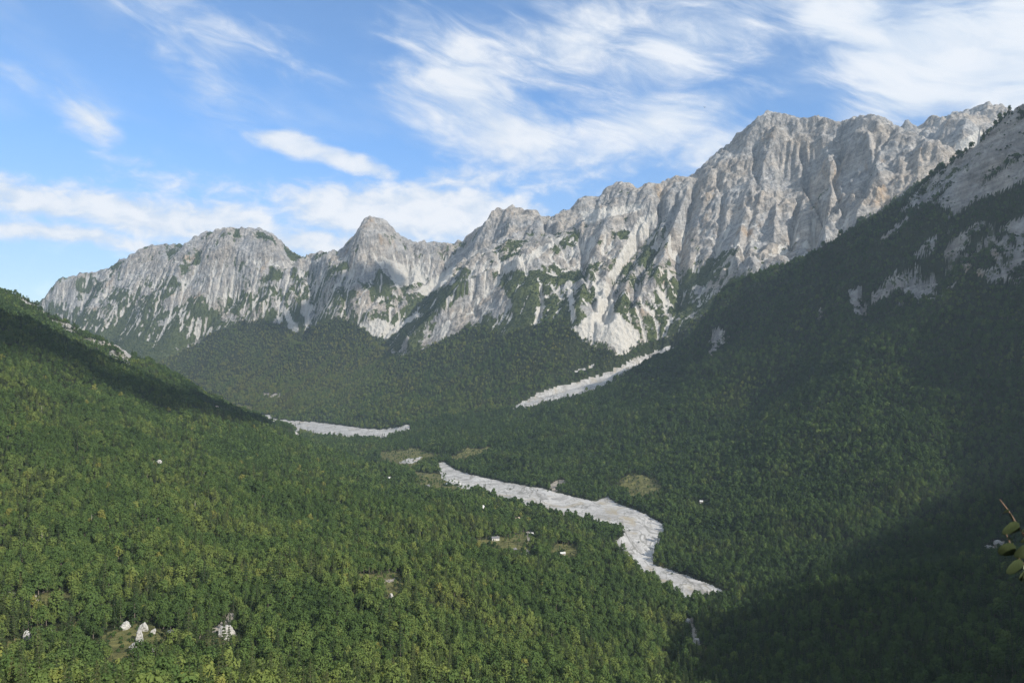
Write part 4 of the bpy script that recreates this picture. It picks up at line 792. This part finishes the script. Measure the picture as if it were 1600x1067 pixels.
# ---- dead trees: bleached trunks standing in the left wood
def snag(seed, hgt=15.0):
    rg = random.Random(seed); V, Fc = [], []; pts = [(0,0,-1.0)]; x = y = 0.0
    for k in range(1, 7): x += rg.uniform(-.18,.18); y += rg.uniform(-.18,.18); pts.append((x, y, hgt*k/6))
    tube(V, Fc, pts, [0.36,0.32,0.28,0.23,0.18,0.12,0.04], 6); BV, BF = [], []
    for k in range(9):
        f = rg.uniform(0.4, 0.92); a = rg.uniform(0, 6.28); L_ = rg.uniform(0.8, 2.4)*(1.25-f); i0 = min(5, int(f*6)); q = Vector(pts[i0]).lerp(Vector(pts[i0+1]), f*6-i0)
        tube(BV, BF, [q, q+Vector((math.cos(a)*L_*0.6, math.sin(a)*L_*0.6, 0.3*L_)), q+Vector((math.cos(a)*L_, math.sin(a)*L_, 0.75*L_))], [0.09,0.06,0.02], 5)
    return mesh_of('trunk', V, Fc, M_DEAD, True), mesh_of('branches', BV, BF, M_DEAD, True)
for j, (sx, sy, lab) in enumerate(((100,758,'bleached dead trunk on the upper left slope, near the left edge'),(224,742,'bleached dead trunk close beside another, high on the left slope'),(305,800,'tall bare dead trunk standing alone above the middle of the left slope'),(66,860,'thin grey dead trunk above the boulders near the left edge'),(115,792,'bleached dead trunk leaning in yellowish trees on the left slope'),(143,824,'short pale dead trunk below the leaning one on the left slope'),(240,735,'bleached dead trunk beside the small white rock on the left slope'),(65,650,'thin dead trunk in the shaded band under the left skyline'),(300,870,'pale dead trunk in dense green trees left of the track'),(412,760,'pale dead trunk low on the dark band of the left hillside'))):
    p = at_px(sx, sy); t = empty('dead_tree', (p[0], p[1], p[2]-0.2), lab, 'dead tree', 'bleached dead trees on the left slope', j*1.3, 0.85+0.12*(j % 4)); a, b = snag(200+j); part('trunk', a, t); part('branches', b, t)
# ---- bushes standing free on the gravel
for j, (sx, sy, s_, tn, lab) in enumerate(((998,848,0.9,0.1,'round dark bush alone on the wide gravel bend'),(984,829,0.8,0.15,'dark bush at the left shore of the gravel bend'),(1014,836,0.5,0.2,'small dark bush in the middle of the gravel bend'),(1030,834,0.6,0.2,'small bush near the right shore of the gravel bend'),(1050,898,1.1,0.2,'grey-green bush on the lowest tongue of gravel'),(797,765,1.1,0.1,'dark bush alone on the upper reach of gravel'),(840,767,0.9,0.2,'dark bush by the gravel bank below the rocky scar'),(1033,885,1.9,1.0,'russet bush at the narrow neck of the gravel'),(856,768,1.0,0.3,'green bush at the edge of the sandy gravel bank'))):
    p = at_px(sx, sy); t = empty('bush', (p[0], p[1], p[2]-0.3), lab, 'bush', 'bushes on the river gravel', j*0.9, s_)
    V, Fc, TV, TF = beech(300+j, 150, 0.8, hgt=4.6, wid=2.6); part('stem', mesh_of('stem', TV, TF, M_BARK, True), t); c = part('foliage', mesh_of('foliage', V, Fc, M_BEECH), t); c['tint'] = tn
# ---- the sapling whose twigs reach into the picture on the right
def leaf_mat():
    s = NT('sapling_leaf'); p = s.pos(); n = s.noise(p, 22.0, 4, 0.6); c = s.mix(n, (0.026,0.040,0.018), (0.062,0.082,0.036)); d = s.bsdf(c, 0.5, n, 0.3, 0.01, 0.35); return s.m
M_LEAF = leaf_mat(); M_TWIG = plain('twig_bark', (0.17,0.115,0.08), 0.8, 0.3, 40.0)
def leaf_mesh(L_, W_, seed):
    rg = random.Random(seed); V, Fc = [], []; n = 9
    for i in range(n+1):
        f = i/n; w_ = W_*0.5*(math.sin(math.pi*f**0.85)**0.75 if 0 < f < 1 else 0.0)*(1+0.07*(-1)**i); z = -0.22*L_*f*f
        V += [(L_*f, -w_, z+0.16*w_), (L_*f, 0, z-0.05*w_), (L_*f, w_, z+0.16*w_)]
    for i in range(n): b = i*3; Fc += [(b,b+3,b+4,b+1),(b+1,b+4,b+5,b+2)]
    PV, PF = [], []; tube(PV, PF, [(-0.012,0,0.004),(0,0,0),(L_*0.5,0,-0.055*L_-0.001),(L_*0.96,0,-0.2*L_)], [0.0010,0.0009,0.0007,0.0003], 4)
    return mesh_of('leaf', V, Fc, M_LEAF, True), mesh_of('midrib', PV, PF, M_TWIG, True)
def sapling():
    DP = 2.25
    def w_(px, py, d=DP): return Vector(((px-CX)/F*d, d, (HZ-py)/F*d))
    gz = float(base_h(np.array([2.05]), np.array([2.35]))[0]); root = empty('beech_sapling', (2.05, 2.35, gz), 'beech sapling whose leafy twigs reach in at the right edge', 'sapling'); o0 = Vector((2.05, 2.35, gz))
    V, Fc = [], []; st = [Vector((2.05,2.35,gz-0.1)), Vector((2.0,2.36,gz*0.7-0.3)), w_(1790,930,2.35), w_(1760,830,2.4), w_(1775,700,2.45)]
    tube(V, Fc, [p-o0 for p in st], [0.022,0.019,0.015,0.011,0.004], 8); part('stem', mesh_of('stem', V, Fc, M_TWIG, True), root)
    tw = [[w_(1775,880,2.37), w_(1690,862,2.3), w_(1640,866), w_(1600,835), w_(1592,824), w_(1574,796), w_(1562,780)], [w_(1790,930,2.35), w_(1700,930,2.3), w_(1640,915), w_(1602,884), w_(1585,864), w_(1579,851), w_(1572,834)],
          [w_(1780,900,2.37), w_(1720,960,2.2), w_(1660,985,2.15), w_(1630,990,2.1)], [w_(1765,800,2.4), w_(1720,740,2.3), w_(1680,720,2.2)], [w_(1765,830,2.4), w_(1840,780,2.3), w_(1900,760,2.1)], [w_(1790,930,2.35), w_(1880,900,2.2), w_(1950,880,2.0)]]
    ts = []
    for k, p in enumerate(tw):
        V, Fc = [], []; n = len(p); tube(V, Fc, [q-o0 for q in p], [0.0060*(1-i/(n-1))+0.0016 for i in range(n)], 6); ts.append(part('twig', mesh_of('twig', V, Fc, M_TWIG, True), root))
    def put(tgt, base, tip, roll, wid=0.6, k=0):
        d = (tip-base); L_ = d.length; x = d.normalized(); side = Vector((0,0,1)).cross(x); side = side.normalized() if side.length > 1e-4 else Vector((0,1,0)); up = x.cross(side); side.rotate(Quaternion(x, roll)); up.rotate(Quaternion(x, roll))
        a, b = leaf_mesh(L_, L_*wid, k); lf = part('leaf', a, ts[tgt]); lf.matrix_local = Matrix.Translation(base-o0) @ Matrix((x, side, up)).transposed().to_4x4(); bpy.data.meshes.remove(b)
        return lf
    rg = random.Random(5)
    for tgt, b, t_, roll, wd in ((0,(1594,828),(1560,821),1.15,0.62),(1,(1586,866),(1556,847),1.1,0.6),(1,(1600,888),(1566,882),1.2,0.68),(1,(1603,872),(1590,848),1.1,0.8),(0,(1576,800),(1563,797),0.8,0.55),(0,(1597,832),(1606,814),0.5,0.6),(1,(1606,888),(1590,908),1.0,0.6),(1,(1600,880),(1616,905),0.6,0.6),(0,(1577,800),(1581,812),1.2,0.35),(1,(1574,838),(1582,846),1.0,0.4),(2,(1640,988),(1608,996),0.8,0.6),(1,(1612,900),(1586,896),1.3,0.6),(0,(1610,846),(1592,838),1.0,0.55),(1,(1606,894),(1600,925),0.9,0.55),(0,(1604,838),(1622,852),0.7,0.6)):
        put(tgt, w_(*b), w_(t_[0], t_[1], DP-0.02), roll, wd, tgt)
    for k, p in enumerate(tw):                          # the rest of its leaves, unseen beyond the picture's edge, added to shade the twigs
        for i in range(26 if k > 1 else 14):
            f = rg.uniform(0.05, 1.0 if k > 1 else 0.45); m_ = f*(len(p)-1); i0 = min(len(p)-2, int(m_)); q = p[i0].lerp(p[i0+1], m_-i0)
            if CX+F*q.x/q.y < 1650: continue
            tip = q+Vector((rg.uniform(-.03,.06), rg.uniform(-.06,.06), rg.uniform(-.05,.03))).normalized()*rg.uniform(0.045, 0.075); put(k, q, tip, rg.uniform(-.6,.9), 0.6, k)
sapling()
# ---- a bird of prey gliding before the great face
def bird():
    d = 420.0; p = Vector(((1101-CX)/F*d, d, (HZ-168)/F*d)); t = empty('bird', p, 'tiny dark bird gliding in the sky left of the highest summit', 'bird', None, 0.6); m = plain('dark_feathers', (0.05,0.045,0.04))
    V, Fc = [], []; tube(V, Fc, [(0,-0.42,0),(0,-0.25,0.0),(0,0,0.0),(0,0.25,0.02),(0,0.40,0.03)], [0.03,0.10,0.13,0.08,0.02], 8); part('body', mesh_of('body', V, Fc, m, True), t)
    for s in (-1, 1):
        part('wing', mesh_of('wing', [(0.08*s,0.16,0.04),(0.55*s,0.24,0.16),(1.05*s,0.02,0.20),(0.50*s,-0.16,0.13),(0.08*s,-0.16,0.04),(0.08*s,0.0,0.08),(0.55*s,0.04,0.19)], [(0,1,6,5),(5,6,3,4),(1,2,6),(6,2,3)], m), t)
    part('tail', mesh_of('tail', [(0,-0.36,0.02),(0.12,-0.66,0.02),(-0.12,-0.66,0.02),(0,-0.6,0.05)], [(0,1,3),(0,3,2)], m), t)
bird()
# ---- two fair-weather clouds behind the viewpoint; their shadows lie on the left hill and on the pyramid peak
def cloud(target, alt, length, width, turn, seed, label):
    dz = alt-target[2]; k = dz/math.tan(SUN_EL); c = (target[0]+k*math.sin(SUN_AZ), target[1]+k*math.cos(SUN_AZ), alt); rg = random.Random(seed); bm = bmesh.new()
    for _ in range(64):
        a = rg.uniform(0, 6.28); q = math.sqrt(rg.random()); r = width*rg.uniform(0.08, 0.20)*(1.2-0.6*q); mt = Matrix.Translation((q*math.cos(a)*length/2, q*math.sin(a)*width/2, rg.uniform(0, 0.16)*width*(1-q))) @ Matrix.Diagonal((r, r, r*0.7, 1)); bmesh.ops.create_icosphere(bm, subdivisions=3, radius=1.0, matrix=mt)
    for v in bm.verts: v.co += Vector(mnoise.noise_vector(v.co/70.0))*26+Vector(mnoise.noise_vector(v.co/28.0))*10
    me = bpy.data.meshes.new('cloud'); bm.to_mesh(me); bm.free(); me.polygons.foreach_set('use_smooth', [True]*len(me.polygons))
    s = NT('cloud_white'); d = s.n('BsdfDiffuse'); d.inputs[0].default_value = (0.9,0.9,0.9,1); tr = s.n('BsdfTranslucent'); tr.inputs[0].default_value = (0.9,0.9,0.92,1); mx = s.n('MixShader'); mx.inputs[0].default_value = 0.5; s.l(d.outputs[0], mx.inputs[1]); s.l(tr.outputs[0], mx.inputs[2]); s.l(mx.outputs[0], s.out.inputs[0]); me.materials.append(s.m)
    o = bpy.data.objects.new('cloud', me); C.objects.link(o); o.location = c; o.rotation_euler = (0, 0, turn); o['kind'] = 'structure'; o['label'] = label
cloud((-900,1890,-80), 2600, 1350, 700, math.radians(52), 1, 'white fair-weather cloud high above the pass')
cloud((-1150,5560,300), 3000, 800, 420, math.radians(10), 2, 'white fair-weather cloud high over the right-hand mountains')
print('things %.1fs' % (time.time()-T0))
# ------------------------------------------------------------------ the air
def haze():
    x0, x1, y0, y1, z0, z1 = -9600, 9600, -1650, 8100, float(min(H[:, :].min(), bZ.min()))-2, float(max(H.max(), bZ.max()))+60
    V = [(x, y, z) for z in (z0, z1) for y in (y0, y1) for x in (x0, x1)]; Fc = [(0,2,3,1),(4,5,7,6),(0,1,5,4),(2,6,7,3),(0,4,6,2),(1,3,7,5)]
    me = bpy.data.meshes.new('haze'); me.from_pydata(V, [], Fc)
    m = bpy.data.materials.new('air'); m.use_nodes = True; nt = m.node_tree
    for n in list(nt.nodes): nt.nodes.remove(n)
    out = nt.nodes.new('ShaderNodeOutputMaterial'); v = nt.nodes.new('ShaderNodeVolumePrincipled'); v.inputs['Color'].default_value = (0.58,0.78,1.0,1); v.inputs['Density'].default_value = HAZE; v.inputs['Anisotropy'].default_value = 0.1
    nt.links.new(v.outputs[0], out.inputs['Volume']); me.materials.append(m)
    o = bpy.data.objects.new('haze', me); C.objects.link(o); o['kind'] = 'stuff'; o['label'] = 'thin blue haze filling the valley'
HAZE = 4.0e-5
haze()
